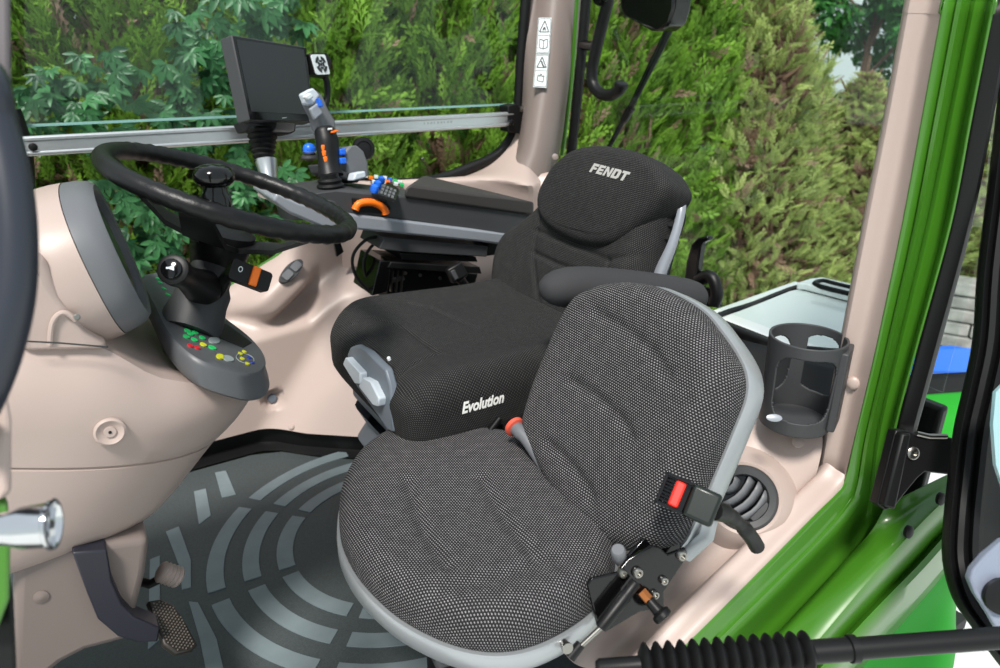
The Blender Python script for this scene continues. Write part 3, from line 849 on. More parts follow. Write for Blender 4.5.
def fendt():
    F_ = [[(0, 0), (.28, 0), (.28, 1), (0, 1)], [(.28, .72), (.72, .72), (.72, 1), (.28, 1)], [(.28, .36), (.64, .36), (.64, .60), (.28, .60)]]
    E_ = [[(0, 0), (.28, 0), (.28, 1), (0, 1)], [(.28, .74), (.72, .74), (.72, 1), (.28, 1)], [(.28, .38), (.66, .38), (.66, .60), (.28, .60)], [(.28, 0), (.72, 0), (.72, .26), (.28, .26)]]
    N_ = [[(0, 0), (.24, 0), (.24, 1), (0, 1)], [(.56, 0), (.80, 0), (.80, 1), (.56, 1)], [(.24, 1), (.24, .58), (.56, 0), (.56, .42)]]
    D_ = [[(0, 0), (.28, 0), (.28, 1), (0, 1)], [(.28, .76), (.52, .76), (.66, 1), (.28, 1)], [(.28, 0), (.66, 0), (.52, .24), (.28, .24)], [(.52, .24), (.66, 0), (.82, .18), (.82, .82), (.66, 1), (.52, .76)]]
    T2_ = [[(0, .74), (.78, .74), (.78, 1), (0, 1)], [(.25, 0), (.53, 0), (.53, .74), (.25, .74)]]
    out = []; x = 0
    for L, w in ((F_, .80), (E_, .82), (N_, .90), (D_, .90), (T2_, .8)):
        for p in L: out.append([((px+x+py*.18), py) for px, py in p])
        x += w
    return out, x
P_, wt = fendt()
fh2 = fh_.move(0, 0, .010)
a0, a1 = V((*fh2.l(588.5, 171.5), 0)), V((*fh2.l(624, 181), 0))
up0 = V((*fh2.l(590.5, 162), 0))
ex, ey = (a1-a0)/wt, (up0-a0)
ey = V((ey.x*.0, (up0-a0).length*.98, 0))
pol = [[((a0+ex*x+ey*y).x, (a0+ex*x+ey*y).y) for x, y in p] for p in P_]
fine = []
for p in pol: fine.append(p)
conform_text('lettering', M['text'], ds, fine, fh2, hd, .0014)
# shell, side rail, frame
sh = [((p.x+.01)*.86-.01, p.y*.96) for p in bo]
b = MB(); b.prism([fb.w(x, y, -.09) for x, y in sh], -fb.n*.025); b.build('back_shell', M['gray'], ds, bevel=.012, seg=3)
fr_l = fb.move(0, 0, -.05)
rl0 = [fr_l.l(u, v) for u, v in ((673, 200), (676, 212), (668, 243), (655, 275), (640, 330))]
rl1 = [fr_l.l(u, v) for u, v in ((677, 202), (680, 213), (673, 245), (661, 280), (648, 335))]
l0 = catmull([fr_l.w(x, y, .0) for x, y in rl0], 5); l1 = catmull([fr_l.w(x, y, -.012) for x, y in rl1], 5)
b = MB(); b.grid([l0, l1]); b.build('side_rail', M['silver'], ds, solid=.02)
for (u, v) in ((675, 225), (670, 238)):
    b = MB(); f = Frame(fr_l.w(*fr_l.l(u, v), .004), fb.n+V((0, -.6, 0))); b.box(f, -.013, .013, -.006, .006, -.02, .004); b.build('clip', M['black'], ds, bevel=.002)
# left armrest
b = MB()
ap = [V((.668, .935, .715)), V((.682, .935, .717)), V((.72, .933, .716)), V((.80, .93, .698)), V((.93, .928, .668)), V((1.03, .926, .643)), V((1.052, .926, .637)), V((1.06, .926, .635))]
b.tube(ap, [.012, .030, .042, .045, .043, .040, .030, .010], 20, flat=(1.0, .92)); b.build('armrest', M['arm'], ds, subsurf=1)
b = MB(); b.tube([V((1.0, .955, .64)), V((1.02, 1.0, .62))], .025, 14); b.build('armrest_pivot', M['black'], ds)
# pan, lever panel, suspension
fp = Frame(V((.421, 1.2, .53)), (-1, -.03, .10))
pan_px = [(347, 354), (350, 347), (355, 345), (368, 352), (385, 369), (390, 386), (393, 432), (386, 428), (372, 408), (352, 380), (347, 366)]
b = MB(); b.prism([fp.w(*fp.l(u+2, v), .004) for u, v in pan_px], -fp.n*.016); b.build('lever_panel', M['slate'], ds, bevel=.004)
for lev in ([(351, 363), (354, 356), (369, 372), (369, 383), (363, 382)], [(367, 385), (371, 376), (380, 381), (388, 397), (387, 405), (381, 403)]):
    b = MB(); b.prism([fp.w(*fp.l(u, v), .018) for u, v in lev], -fp.n*.02); lv = b.build('lever', M['pale'], ds, bevel=.003)
    cx = sum(u for u, v in lev)/len(lev); cy = sum(v for u, v in lev)/len(lev)
b = MB(); b.prism([V((x, y, .462)) for x, y in ((.46, .99), (.95, .99), (.95, 1.42), (.46, 1.42))], (0, 0, -.03)); b.build('seat_pan', M['slate'], ds, bevel=.01)
b = MB(); b.prism([V((x, y, .432)) for x, y in ((.465, 1.02), (.93, 1.02), (.93, 1.38), (.465, 1.38))], (0, 0, -.06)); b.build('pan_skirt', M['slate'], ds, bevel=.015)
b = MB()
rows = []
for i in range(9):
    z = .37-.04*i; e = .0 if i % 2 else .018
    rows.append([V((x, y, z)) for x, y in rounded(.475-e, 1.04-e, .92+e, 1.36+e, .05, 4)])
ids = b.grid(rows, True); b.build('suspension_bellows', M['slate'], ds)
b = MB(); b.prism([V((x, y, .05)) for x, y in rounded(.45, 1.0, .98, 1.40, .04)], (0, 0, -.044)); b.build('base', M['black'], ds, bevel=.008)
# left belt anchor with orange ring
bu = empty('belt_buckle', at(515, 432, Y=.94), 'grey sleeved belt buckle stalk with an orange ring, between the two seats', 'seat belt buckle')
p0, p1, p2 = at(515, 427, D=1.205), at(527, 440, D=1.18), at(547, 470, D=1.15)
b = MB(); b.tube(catmull([p0, p1, p2], 6), [.013]*5+[.011]*8, 14); b.build('sleeve', M['mid'], bu)
ax = (p1-p0).normalized()
b = MB(); b.lathe([(.0125, -.006), (.018, -.004), (.018, .003), (.0125, .005)], p0, ax, 24); b.build('ring', plastic('salmon_ring', (215, 90, 70), .45), bu)
fq = Frame(at(505, 428, Y=.965), (0, -1, .15))
b = MB(); b.prism([fq.w(*fq.l(u, v), 0) for u, v in ((484, 436), (498, 417), (510, 420), (528, 414), (545, 416), (548, 440), (520, 452), (488, 445))], -fq.n*.012); b.build('plate', M['black'], bu, bevel=.002)
b = MB(); b.tube([at(486, 436, Y=.955), at(500, 418, Y=.955)], .006, 10); bolt(b, at(504, 427, Y=.962), (0, -1, .1), .004, .004); b.build('pin', M['black'], bu)

# ------------------------------------------------------------------ buddy seat
bs = empty('instructor_seat', V((.45, .76, .06)), 'small rounded grey woven seat with a metal rim, in front of the black driver seat', 'seat')
fc = Frame(V((.42, .77, .425)), (0, 0, 1), up=(1, 0, 0))
c_px = [(339, 515), (343, 485), (360, 457), (388, 438), (425, 430), (470, 434), (515, 441), (540, 458), (562, 490), (588, 520), (614, 547), (612, 572), (600, 595), (575, 618), (540, 638), (505, 647), (468, 644), (430, 630), (392, 606), (360, 572), (343, 540)]
c_px = [(u, v+3 if v < 520 else v+3-(v-520)*.095) for u, v in c_px]
co2 = catmull([V((*fc.l(u, v), 0)) for u, v in c_px], 6, True)
fc2 = fc.move(0, 0, .034)
cs = [fw2([(408, 482), (418, 515), (432, 545), (446, 566)], fc2), fw2([(482, 480), (500, 512), (520, 540), (536, 560)], fc2)]
cs2 = fw2([(440, 592), (500, 580), (550, 566), (600, 556)], fc2)
def bcf(x, y):
    z = 0
    w = [fc2.l(440, 470), fc2.l(560, 556)]
    d = seg_d(x, y, cs2)
    return .010 - .012*math.exp(-((x+.02)**2+(y+.02)**2)/.012)
bc = cushion('seat_cushion', M['fab2'], bs, fc.move(0, 0, .030), [(p.x, p.y) for p in co2], .062, .034, .014, grooves=[(cs[0], .006, .010), (cs[1], .006, .010), (cs2, .004, .014)], fun=bcf, n=240, k=54, dome=.004)
def rim(outline, fr, z0, z1, grow, name, parent, mat, inset=.02):
    c = sum((V((x, y, 0)) for x, y in outline), V())/len(outline)
    def off(g): return [((V((x, y, 0))-c).normalized()*g+V((x, y, 0))) for x, y in outline]
    b = MB()
    R_ = [off(-inset), off(grow*.6), off(grow), off(grow), off(grow*.6), off(-inset)]
    Z_ = [z1, z1, z1-.003, z0+.003, z0, z0]
    b.grid([[fr.w(p.x, p.y, z) for p in r] for r, z in zip(R_, Z_)], True)
    return b.build(name, mat, parent)
oc = resample(co2, 120); oc = [(p.x, p.y) for p in oc]
rim(oc, fc, -.056, -.026, .006, 'seat_rim', bs, M['frame'])
b = MB(); b.prism([fc.w(x*.96, y*.96, -.045) for x, y in oc], (0, 0, -.012)); b.build('seat_plate', M['frame'], bs)
fk = Frame(V((.60, .72, .47)), (-math.cos(R(25)), 0, math.sin(R(25))))
k_px = [(615, 283), (595, 289), (580, 298), (565, 322), (545, 368), (533, 402), (528, 430), (538, 457), (556, 492), (575, 518), (596, 538), (622, 550), (650, 552), (672, 542), (692, 508), (712, 470), (731, 430), (745, 395), (746, 372), (738, 352), (722, 330), (698, 306), (662, 288), (640, 283)]
k_px = [(u-13*sst(640, 745, u), v) for u, v in k_px]
ko = catmull([V((*fk.l(u, v), 0)) for u, v in k_px], 5, True)
ks = [fw2([(610, 318), (640, 334), (668, 358), (682, 378)], fk), fw2([(583, 384), (610, 400), (632, 420), (645, 440)], fk), fw2([(562, 446), (580, 462), (598, 484), (606, 498)], fk)]
def kf(x, y): return -.010*math.exp(-((x-.01)**2+(y-.12)**2)/.010)+.008
bb = cushion('backrest', M['fab2'], bs, fk.move(0, 0, .026), [(p.x, p.y) for p in ko], .066, .034, .014, grooves=[(s, .006, .010) for s in ks], fun=kf, n=240, k=54, dome=.006)
ok = resample(ko, 120); ok = [(p.x, p.y) for p in ok]
rim(ok, fk, -.070, -.032, .004, 'back_rim', bs, M['frame'])
b = MB(); b.prism([fk.w(x*.99+.0, y*.99, -.050) for x, y in ok], -fk.n*.012); b.build('back_plate', M['frame'], bs)
# pedestal and plates under the cushion
b = MB(); b.lathe([(.055, -.02), (.055, .0), (.048, .012), (.045, .36), (.06, .375)], V((.40, .78, .012)), (0, 0, 1), 28); b.build('pedestal', M['black'], bs)
b = MB(); b.prism([V((x, y, .372)) for x, y in ((.29, .62), (.60, .56), (.62, .95), (.33, .95))], (0, 0, -.02)); b.build('mount_plate', M['gray'], bs, bevel=.004)
# hinge: plates, bolts, knob, gas spring
fg = Frame(at(640, 585, D=.93), (-.25, -1, .25))
def gp(pts, z=0): return [fg.w(*fg.l(u, v), z) for u, v in pts]
b = MB(); b.prism(gp([(588, 585), (592, 579), (618, 573), (628, 560), (652, 546), (660, 548), (668, 555), (686, 548), (688, 556), (664, 592), (664, 608), (640, 612), (606, 632), (598, 628)], .0), -fg.n*.006)
hp = b.build('hinge_plate', M['gloss'], bs, bevel=.0015)
b = MB(); b.prism(gp([(630, 570), (652, 546), (690, 546), (690, 556), (672, 580), (650, 592)], -.022), -fg.n*.006); b.build('hinge_plate', M['gloss'], bs, bevel=.0015)
for (u, v, r) in ((637, 572, .0075), (681, 555, .0075), (663, 580, .006), (654, 594, .006), (622, 573, .006)):
    b = MB(); b.lathe([(r, -.004), (r, .004), (r*.8, .006), (r*.45, .006), (r*.45, .003)], fg.w(*fg.l(u, v), 0), fg.n, 16); b.build('bolt', M['steel'], bs)
b = MB(); b.lathe([(.008, -.02), (.010, -.012), (.010, .006), (.008, .009)], fg.w(*fg.l(622, 556), -.01), V((-.35, -.2, .9)), 18); b.build('stop_buffer', M['mid'], bs)
kn0 = fg.w(*fg.l(640, 590), .004); kn1 = fg.w(*fg.l(653, 607), .03)
b = MB(); b.tube([kn0, kn0.lerp(kn1, .35)], .007, 6); b.build('nut', M['copper'], bs)
b = MB(); b.tube([kn0.lerp(kn1, .3), kn0.lerp(kn1, .75), kn0.lerp(kn1, .78), kn1], [.007, .008, .013, .013], 18); b.build('latch_knob', M['black'], bs, bevel=.002)
g0, g1, g2, g3 = [fg.w(*fg.l(u, v), .014) for u, v in ((628, 580), (596, 622), (580, 643), (566, 648))]
g0 = fg.w(*fg.l(631, 577), .014)
b = MB(); b.tube([g0, g0.lerp(g1, .28), g0.lerp(g1, .30), g1], [.0075, .0075, .0085, .0085], 16); gs = b.build('gas_spring', M['black'], bs, bevel=.001)
b = MB(); b.tube([g1, fg.w(*fg.l(577, 641), .012)], .0035, 10); b.build('rod', M['steel'], gs)
b = MB(); q0 = fg.w(*fg.l(577, 639), .012); q1 = fg.w(*fg.l(566, 652), .012); b.tube([q0, q1], [.0065, .0075], 12); b.build('rod_end', M['black'], gs)
b = MB(); b.lathe([(.006, -.012), (.006, .010), (.0075, .010), (.0075, .014)], fg.w(*fg.l(563, 642), .002), fg.n, 14); b.build('bolt', M['steel'], bs)
b = MB(); a = fk.w(*fk.l(668, 548), -.05); c = fk.w(*fk.l(692, 505), -.05); b.tube([fk.w(*fk.l(664, 556), -.045), fk.w(*fk.l(684, 535), -.05), c], [.012, .012, .010], 10, flat=(.5, 1)); b.build('back_strut', M['frame'], bs)

# ------------------------------------------------------------------ red buckle of the small seat
fr_ = Frame(at(690, 500, D=.86), -FW+RT*-.25+UP*.25)
e1 = (fr_.w(*fr_.l(712, 508), 0)-fr_.w(*fr_.l(665, 487), 0)).normalized(); 
fr2 = Frame(fr_.o, fr_.n); fr2.a = e1; fr2.b = fr_.n.cross(e1)
bk2 = empty('seat_belt_buckle', fr2.o, 'black seat belt buckle with a red button, standing beside the small seat backrest', 'seat belt buckle')
b = MB(); b.box(fr2, -.003, .034, -.021, .021, -.020, .010); b.build('housing', plastic('dark_green_black', (18, 26, 22), .3), bk2, bevel=.005, seg=3)
b = MB()
b.box(fr2, -.038, -.003, -.021, -.017, -.018, .010); b.box(fr2, -.038, -.003, .017, .021, -.018, .010); b.box(fr2, -.038, -.034, -.021, .021, -.018, .010); b.box(fr2, -.038, -.003, -.021, .021, -.02, -.006)
for i in range(8): b.box(fr2, -.034, -.024, -.016+i*.0042, -.0142+i*.0042, -.01, -.001)
b.build('mouth', M['gloss'], bk2, bevel=.001)
b = MB(); b.box(fr2, -.023, -.010, -.0165, .0165, -.01, .008); b.build('button', M['red'], bk2, bevel=.003)
s0 = fr2.w(.03, 0, -.006)
st = [s0, at(727, 514, D=.885), at(740, 524, D=.91), at(751, 537, D=.94), at(757, 547, D=.955)]
b = MB(); b.tube(catmull(st, 6), [.012]*6+[.010]*4+[.008]*4+[.0105]*11, 14); b.build('stalk', M['rubber'], bk2)
# ------------------------------------------------------------------ dash body
dash = empty('dashboard_console', V((.0, 1.18, .43)), 'beige steering console with a dark grey keypad on its nose, under the steering wheel', 'dashboard')
ZT = [(-.5, .765), (-.08, .757), (.0, .738), (.03, .706), (.06, .672), (.13, .632), (.25, .585)]
nose = [(0, .238), (.21, .208), (.36, .182), (.5, .150), (.65, .122), (.80, .090), (.92, .055), (1.0, .0)]
halfw = [(0, .165), (.05, .175), (.14, .192), (.25, .198), (.6, .192), (.85, .182), (.93, .172), (.97, .155), (1.0, .12)]
ZB = [(-.6, .420), (-.1, .405), (.02, .385), (.3, .39)]
def dash_pt(t, s):
    """t 0..1 round the plan from the near front to the far front, s 0 top .. 1 bottom"""
    X1 = interp(nose, s); w = interp(halfw, s); x0 = -.42
    Lx = .46
    if t < .35: x = x0+(X1-Lx*.55-x0)*(t/.35); y = -w
    elif t > .65: x = x0+(X1-Lx*.55-x0)*((1-t)/.35); y = w
    else:
        a = -math.pi/2+math.pi*(t-.35)/.30
        c, q = math.cos(a), math.sin(a)
        x = X1-Lx*.55+Lx*.55*abs(c)**.95; y = w*(1 if q > 0 else -1)*abs(q)**.9
    zt = interp(ZT, x); zb = interp(ZB, x); zs = min(.592-.36*(x+.1), zt-.05)
    z = zt+(zs-zt)*s/.486 if s < .486 else zs+(zb-zs)*(s-.486)/.514
    return V((x, 1.18+y, z))
NT = 150
S_ = [0, .02, .06, .12, .18, .25, .32, .40, .478, .482, .486, .490, .494, .50, .58, .66, .74, .80, .86, .90, .93, .955, .975, .99, 1.0]
b = MB(); rows = []
for s in S_:
    r = [dash_pt(i/NT, s) for i in range(NT+1)]
    if s in (.482, .486, .490):
        c = V((-.1, 1.18, 0)); g = .0035 if s == .486 else .002
        r = [p+V((c.x-p.x, c.y-p.y, 0)).normalized()*g for p in r]
    rows.append(r)
top = [[p.lerp(V((p.x-.02 if p.x > .1 else p.x, 1.18, p.z+.004)), k) for p in rows[0]] for k in (1, .66, .33, .06)]
bot = [[p.lerp(V((p.x, 1.18, p.z-.004)), k) for p in rows[-1]] for k in (.1, .5, 1)]
b.grid(top+rows+bot)
b.build('body', M['pink'], dash)
# round screw recess in the side
q = at(110, 432, Y=.982)
b = MB(); b.lathe([(.020, -.004), (.020, .001), (.017, .003), (.012, -.0005), (.008, -.0015), (.0075, .001), (.002, .0012)], q, (0, -1, .05), 32); rc = b.build('screw_recess', M['pink'], dash)
b = MB(); b.lathe([(.0022, 0), (.0022, .002)], q, (0, -1, .05), 10); b.build('screw', M['black'], rc)
# cowl under the gauge pod
cw = [(18, 352), (18, 270), (34, 250), (46, 262), (62, 300), (84, 330), (112, 350)]
b = MB(); b.prism([at(u, v, Y=1.0) for u, v in cw], (0, .36, 0)); cowl = b.build('cowl', M['pink'], dash, bevel=.012, seg=3)
b = MB(); b.tube(catmull([at(u, v, Y=.998) for u, v in ((50, 345), (52, 325), (58, 315), (66, 313), (76, 320))], 5), .0035, 8); b.build('moulded_rib', M['pink'], cowl)
b = MB(); bolt(b, at(77, 317, Y=.995), (0, -1, .2), .004, .003, False); b.build('screw', M['steel'], cowl)
b = MB(); b.tube([at(22, 341, Y=.985), at(60, 343, Y=.985), at(108, 347, Y=.985)], .0011, 6); b.build('seam', M['ink'], cowl)
# lower foot
ft_px = [(14, 553), (150, 538), (146, 575), (138, 605), (130, 640), (108, 646), (85, 652), (62, 664), (30, 690), (10, 690)]
b = MB(); b.prism([at(u, v, Y=1.02) for u, v in ft_px], (0, .30, 0)); foot = b.build('foot', M['taupe'], dash, bevel=.012, seg=3)
b = MB(); b.lathe([(.010, -.003), (.010, .001), (.006, .002), (.003, .003)], at(41, 597, Y=1.019), (0, -1, 0), 20); b.build('screw_cap', M['taupe'], foot)
b = MB(); b.lathe([(.008, -.006), (.010, .0), (.007, .005)], at(104, 551, Y=1.03), (0, -.3, -1), 18); b.build('plug', M['pink'], foot)

# ------------------------------------------------------------------ keypad panel on the nose
pn = Frame(V((.16, 1.10, .672)), (.50, -.10, .86), up=(-1, 0, .5))
p_px = [(141, 279), (150, 272), (166, 272), (190, 280), (212, 305), (226, 318), (248, 335), (262, 350), (267, 362), (262, 372), (248, 375), (232, 372), (205, 363), (184, 350), (166, 330), (152, 302)]
po = catmull([V((*pn.l(u, v), 0)) for u, v in p_px], 4, True)
panel = empty('keypad_panel', pn.o, 'dark grey keypad panel with small coloured button symbols, capping the beige console nose', 'control panel')
c0 = sum(po, V())/len(po)
b = MB()
lev = [(.0, .85), (.0, .97), (-.003, .992), (-.008, 1.0), (-.026, 1.035), (-.038, 1.04), (-.044, 1.0)]
ids = b.grid([[pn.w(*(c0+(p-c0)*g).xy, max(z, -.008))+V((0, 0, min(0, z+.008))) for p in po] for z, g in lev], True); b.cap(ids[0]); b.cap(ids[-1], True)
# the side wall drops straight down
b.build('housing', M['panel'], panel)
def disc(u, v, rx, ry, mat, nm='button', h=.0018, rot=0):
    x, y = pn.l(u, v); c, s = math.cos(R(rot)), math.sin(R(rot))
    b = MB(); b.prism([pn.w(x+a*c-e*s, y+a*s+e*c, h) for a, e in ell(rx, ry, 20)], -pn.n*.004); return b.build(nm, mat, panel)
for u, v in ((187, 331), (195, 333), (186, 337), (194, 340), (202, 338), (190, 334)): disc(u, v, .0055, .005, M['led'])
for u, v in ((190, 346), (197, 348)): disc(u, v, .005, .0045, M['redsym'])
disc(203, 345, .006, .005, M['yel']); disc(214, 341, .016, .008, M['ghost'], rot=-30); disc(212, 348, .007, .006, M['led'])
disc(228, 359, .012, .008, M['ghost'], rot=-30); disc(220, 357, .010, .006, M['yel'], rot=-25)
x, y = pn.l(245, 359); b = MB(); b.tube([pn.w(x+a*.8-e*.5, y-a*.5-e*.8, .001) for a, e in ell(.023, .014, 30)], .0007, 6, closed=True); b.build('button_outline', M['ghost'], panel)
for u, v, m in ((240, 354, 'yel'), (244, 352, 'yel'), (242, 359, 'yel'), (249, 358, 'bluesym'), (247, 364, 'yel'), (252, 363, 'bluesym')): disc(u, v, .0042, .0036, M[m])
for u, v in ((160, 283), (164, 289), (168, 295), (158, 279)): disc(u, v, .005, .003, M['led'], 'button', .0018, 40)
for u, v in ((221, 318), (224, 320)): disc(u, v, .0045, .003, M['led'])
tr = [pn.w(*pn.l(u, v), .0) for u, v in ((219, 324), (226, 324), (252, 343), (243, 348), (219, 338))]
b = MB(); b.prism([p+pn.n*.0012 for p in tr], -pn.n*.004); b.build('tray', M['black'], panel, bevel=.0008)

# ------------------------------------------------------------------ gauge pod
nC = V((.97, -.07, .22)).normalized()
fC = Frame(V((.055, 1.15, .828)), nC)
pod = empty('gauge_pod', fC.o, 'beige instrument pod with a wide dark grey bezel, at the front beside the steering wheel', 'instrument cluster')
def ring(sc, z, ax=.140, by=.102, n=56, pw=.85, dx=0, dy=0):
    o = []
    for i in range(n):
        t = 2*math.pi*i/n; c, s = math.cos(t), math.sin(t)
        o.append(fC.w(dx+ax*sc*(1 if c > 0 else -1)*abs(c)**pw, dy+by*sc*(1 if s > 0 else -1)*abs(s)**pw, z))
    return o
b = MB(); ids = b.grid([ring(.84, -.012), ring(.86, .004), ring(.93, .006), ring(1.0, -.002), ring(1.04, -.014), ring(1.06, -.032)], True); b.build('bezel', M['mid'], pod)
b = MB(); ids = b.grid([ring(.86, -.006), ring(.45, -.002), ring(.02, .001)], True); b.build('glass', M['screen'], pod)
b = MB(); ids = b.grid([ring(1.065, -.033), ring(1.08, -.050), ring(1.08, -.080), ring(1.02, -.100), ring(.84, -.118), ring(.5, -.128), ring(.03, -.132)], True); b.build('shell', M['pink'], pod)

# ------------------------------------------------------------------ steering wheel
wc = V((.243, 1.222, .8835)); wn_ = V((math.sin(.363)*math.cos(-.272), math.sin(.363)*math.sin(-.272), math.cos(.363)))
fW = Frame(wc, wn_, up=(-1, 0, 0))
wheel = empty('steering_wheel', wc, 'black leather covered steering wheel with a spinner knob, above the keypad panel', 'steering wheel')
b = MB(); n = 120
pts = []; rad = []
for i in range(n):
    t = 2*math.pi*i/n
    pts.append(fW.w(.193*math.cos(t), .193*math.sin(t), 0))
    wob = .0012*math.sin(t*46) if (math.sin(t) < .75) else 0
    rad.append(.0148+wob)
b.tube(pts, rad, 18, closed=True); b.build('rim', M['leather'], wheel)
hub = wc-wn_*.085
b = MB(); b.lathe([(.040, -.05), (.046, -.03), (.050, 0), (.052, .018), (.040, .026), (.01, .028)], hub, wn_, 28); b.build('hub', M['black'], wheel)
for a_px in ((120, 160), (335, 226), (182, 207)):
    d = at(*a_px, fr=fW)-wc; ang = math.atan2(d.dot(fW.b), d.dot(fW.a))
    c, s = math.cos(ang), math.sin(ang)
    def sp(r, w, z): return fW.w(r*c-w*s, r*s+w*c, z)
    prof = [(.035, .040, -.085), (.09, .034, -.070), (.145, .026, -.030), (.172, .022, -.008), (.192, .020, -.002)]
    top_ = [[sp(r, w, z+.004), sp(r, 0, z+.007), sp(r, -w, z+.004), sp(r, -w, z-.004), sp(r, 0, z-.004), sp(r, w, z-.004)] for r, w, z in prof]
    b = MB(); ids = b.grid(top_, True); b.ngon(ids[0][::-1]); b.ngon(ids[-1]); b.build('spoke', M['gray'] if False else M['black'], wheel)
# spinner knob
kp = at(216, 207, fr=fW); kp = kp+wn_*.004
b = MB(); b.lathe([(.022, -.004), (.021, .012), (.017, .018), (.016, .026), (.024, .029), (.0285, .036), (.0285, .044), (.024, .052), (.014, .056), (.003, .057)], kp, (.05, 0, 1), 28); kb = b.build('spinner_knob', M['gloss'], wheel)
# column
colm = empty('steering_column', V((.19, 1.22, .68)), 'black steering column with a horn stalk and a lever carrying an orange slide, on the console', 'steering column')
cb = at(194, 318, Y=1.17); ct = hub-wn_*.03
ax = (ct-cb).normalized()
b = MB(); b.lathe([(.048, -.03), (.048, .0), (.043, .03), (.043, .05), (.036, .065), (.034, .10)], cb, ax, 28); b.build('collar', M['gray'], colm)
b = MB(); b.tube([cb+ax*.06, cb+ax*.10, ct], [.036, .032, .026], 20); b.build('shaft', M['black'], colm)
b = MB(); b.lathe([(.024, 0), (.0285, .002), (.0285, .014), (.024, .016)], ct-ax*.028, ax, 24); b.build('clamp_ring', M['steel'], colm)
h0 = at(172, 269, Y=1.06); h1 = at(206, 290, Y=1.17)
hx = (h0-h1).normalized()
b = MB(); Lh = (h0-h1).length; b.lathe([(.026, 0), (.030, .02), (.027, .03), (.0195, Lh*.55), (.0195, Lh*.8), (.022, Lh*.86), (.022, Lh-.002), (.018, Lh)], h1, hx, 28); hs_ = b.build('horn_stalk', M['black'], colm)
b = MB(); b.lathe([(.0145, 0), (.0145, .004), (.012, .0055)], h0, hx, 24); hb = b.build('horn_button', M['gloss'], hs_)
fhn = Frame(h0+hx*.006, hx)
b = MB()
for p in ([(-.006, -.0012), (-.002, -.0012), (-.002, .0016), (-.006, .0016)], [(-.002, -.0012), (.005, -.004), (.005, .0045), (-.002, .0016)]):
    b.face([b.vert(fhn.w(x, y, .0002)) for x, y in p])
b.build('horn_symbol', M['pale'], hb, smooth=False)
fl_ = Frame(at(249, 276, Y=1.12), (.25, -1, .35))
e1 = (fl_.w(*fl_.l(268, 283), 0)-fl_.w(*fl_.l(230, 268), 0)).normalized()
fl2 = Frame(fl_.o, fl_.n); fl2.a = e1; fl2.b = fl_.n.cross(e1)
b = MB(); b.prism([fl2.w(x, y, .008) for x, y in rounded(-.034, -.0165, .034, .0165, .006)], -fl_.n*.018); lev = b.build('shuttle_lever', M['black'], colm, bevel=.003)
b = MB(); b.box(fl2, -.001, .012, -.0155, .0165, .0, .013); b.build('orange_slide', M['orange'], lev, bevel=.002)
b = MB(); b.tube([fl2.w(-.019+.003*math.cos(t), .003+.004*math.sin(t), .0086) for t in [i*math.pi/8 for i in range(16)]], .0008, 6, closed=True); b.build('symbol', M['label'], lev)
for dz, w in ((0, .009), (-.012, .006)):
    b = MB(); b.tube(catmull([fl2.w(-.026, 0, -.006+dz), at(222, 282, Y=1.15)+V((0, 0, dz)), at(206, 300, Y=1.18)+V((0, 0, dz))], 6), w, 12); b.build('lever_arm', M['black'], lev)

# ------------------------------------------------------------------ pedals
pe = empty('brake_pedal', at(110, 640, Y=1.10), 'black pedal arm with a studded metal tread, at the foot of the beige console', 'pedal')
apx = [(72, 553), (107, 550), (112, 580), (122, 604), (134, 617), (160, 628), (158, 642), (138, 643), (118, 637), (98, 620), (88, 596)]
b = MB(); b.prism([at(u, v, Y=1.0) for u, v in apx], (0, .035, 0)); b.build('arm', plastic('blue_black_paint', (38, 38, 48), .4), pe, bevel=.003)
fp_ = Frame(at(172, 627, Y=1.03), (.5, -.45, .75))
ppx = [(147, 602), (160, 600), (173, 606), (184, 622), (197, 646), (191, 652), (176, 655), (163, 645), (156, 625)]
b = MB(); b.prism([fp_.w(*fp_.l(u, v), .004) for u, v in ppx], -fp_.n*.012); pt = b.build('tread', plastic('worn_tread', (62, 58, 54), .35, .6), pe, bevel=.003)
b = MB()
l0 = [fp_.l(u, v) for u, v in ppx]; ccx = sum(x for x, y in l0)/len(l0); ccy = sum(y for x, y in l0)/len(l0)
def inside(x, y, pl):
    c = False
    for i in range(len(pl)):
        (x1, y1), (x2, y2) = pl[i-1], pl[i]
        if (y1 > y) != (y2 > y) and x < (x2-x1)*(y-y1)/(y2-y1)+x1: c = not c
    return c
l1 = [(ccx+(x-ccx)*.9, ccy+(y-ccy)*.9) for x, y in l0]
for i in range(-14, 15):
    for j in range(-14, 15):
        x, y = ccx+.0052*i+(.0026 if j % 2 else 0), ccy+.0048*j
        if inside(x, y, l1): b.lathe([(.0017, 0), (.0016, .0015), (.0006, .0022)], fp_.w(x, y, .004), fp_.n, 6)
b.build('studs', plastic('worn_steel', (120, 112, 104), .4, .8), pt)
pe2 = empty('accelerator_pedal', at(160, 580, Y=1.18), 'small beige ribbed pedal roller on a dark arm, just above the studded metal tread', 'pedal')
r0, r1 = at(159, 571, Y=1.10), at(180, 578, Y=1.10)
b = MB(); ax = (r1-r0); L = ax.length
b.lathe([(.010, 0)]+[(.0155+(.0028 if i % 2 else 0), L*(.06+.09*i)) for i in range(11)]+[(.011, L)], r0, ax, 20); b.build('roller', M['pink'], pe2)
b = MB(); b.tube([at(128, 578, Y=1.14), at(150, 584, Y=1.12), at(163, 577, Y=1.11)], .008, 10); b.build('arm', M['black'], pe2)

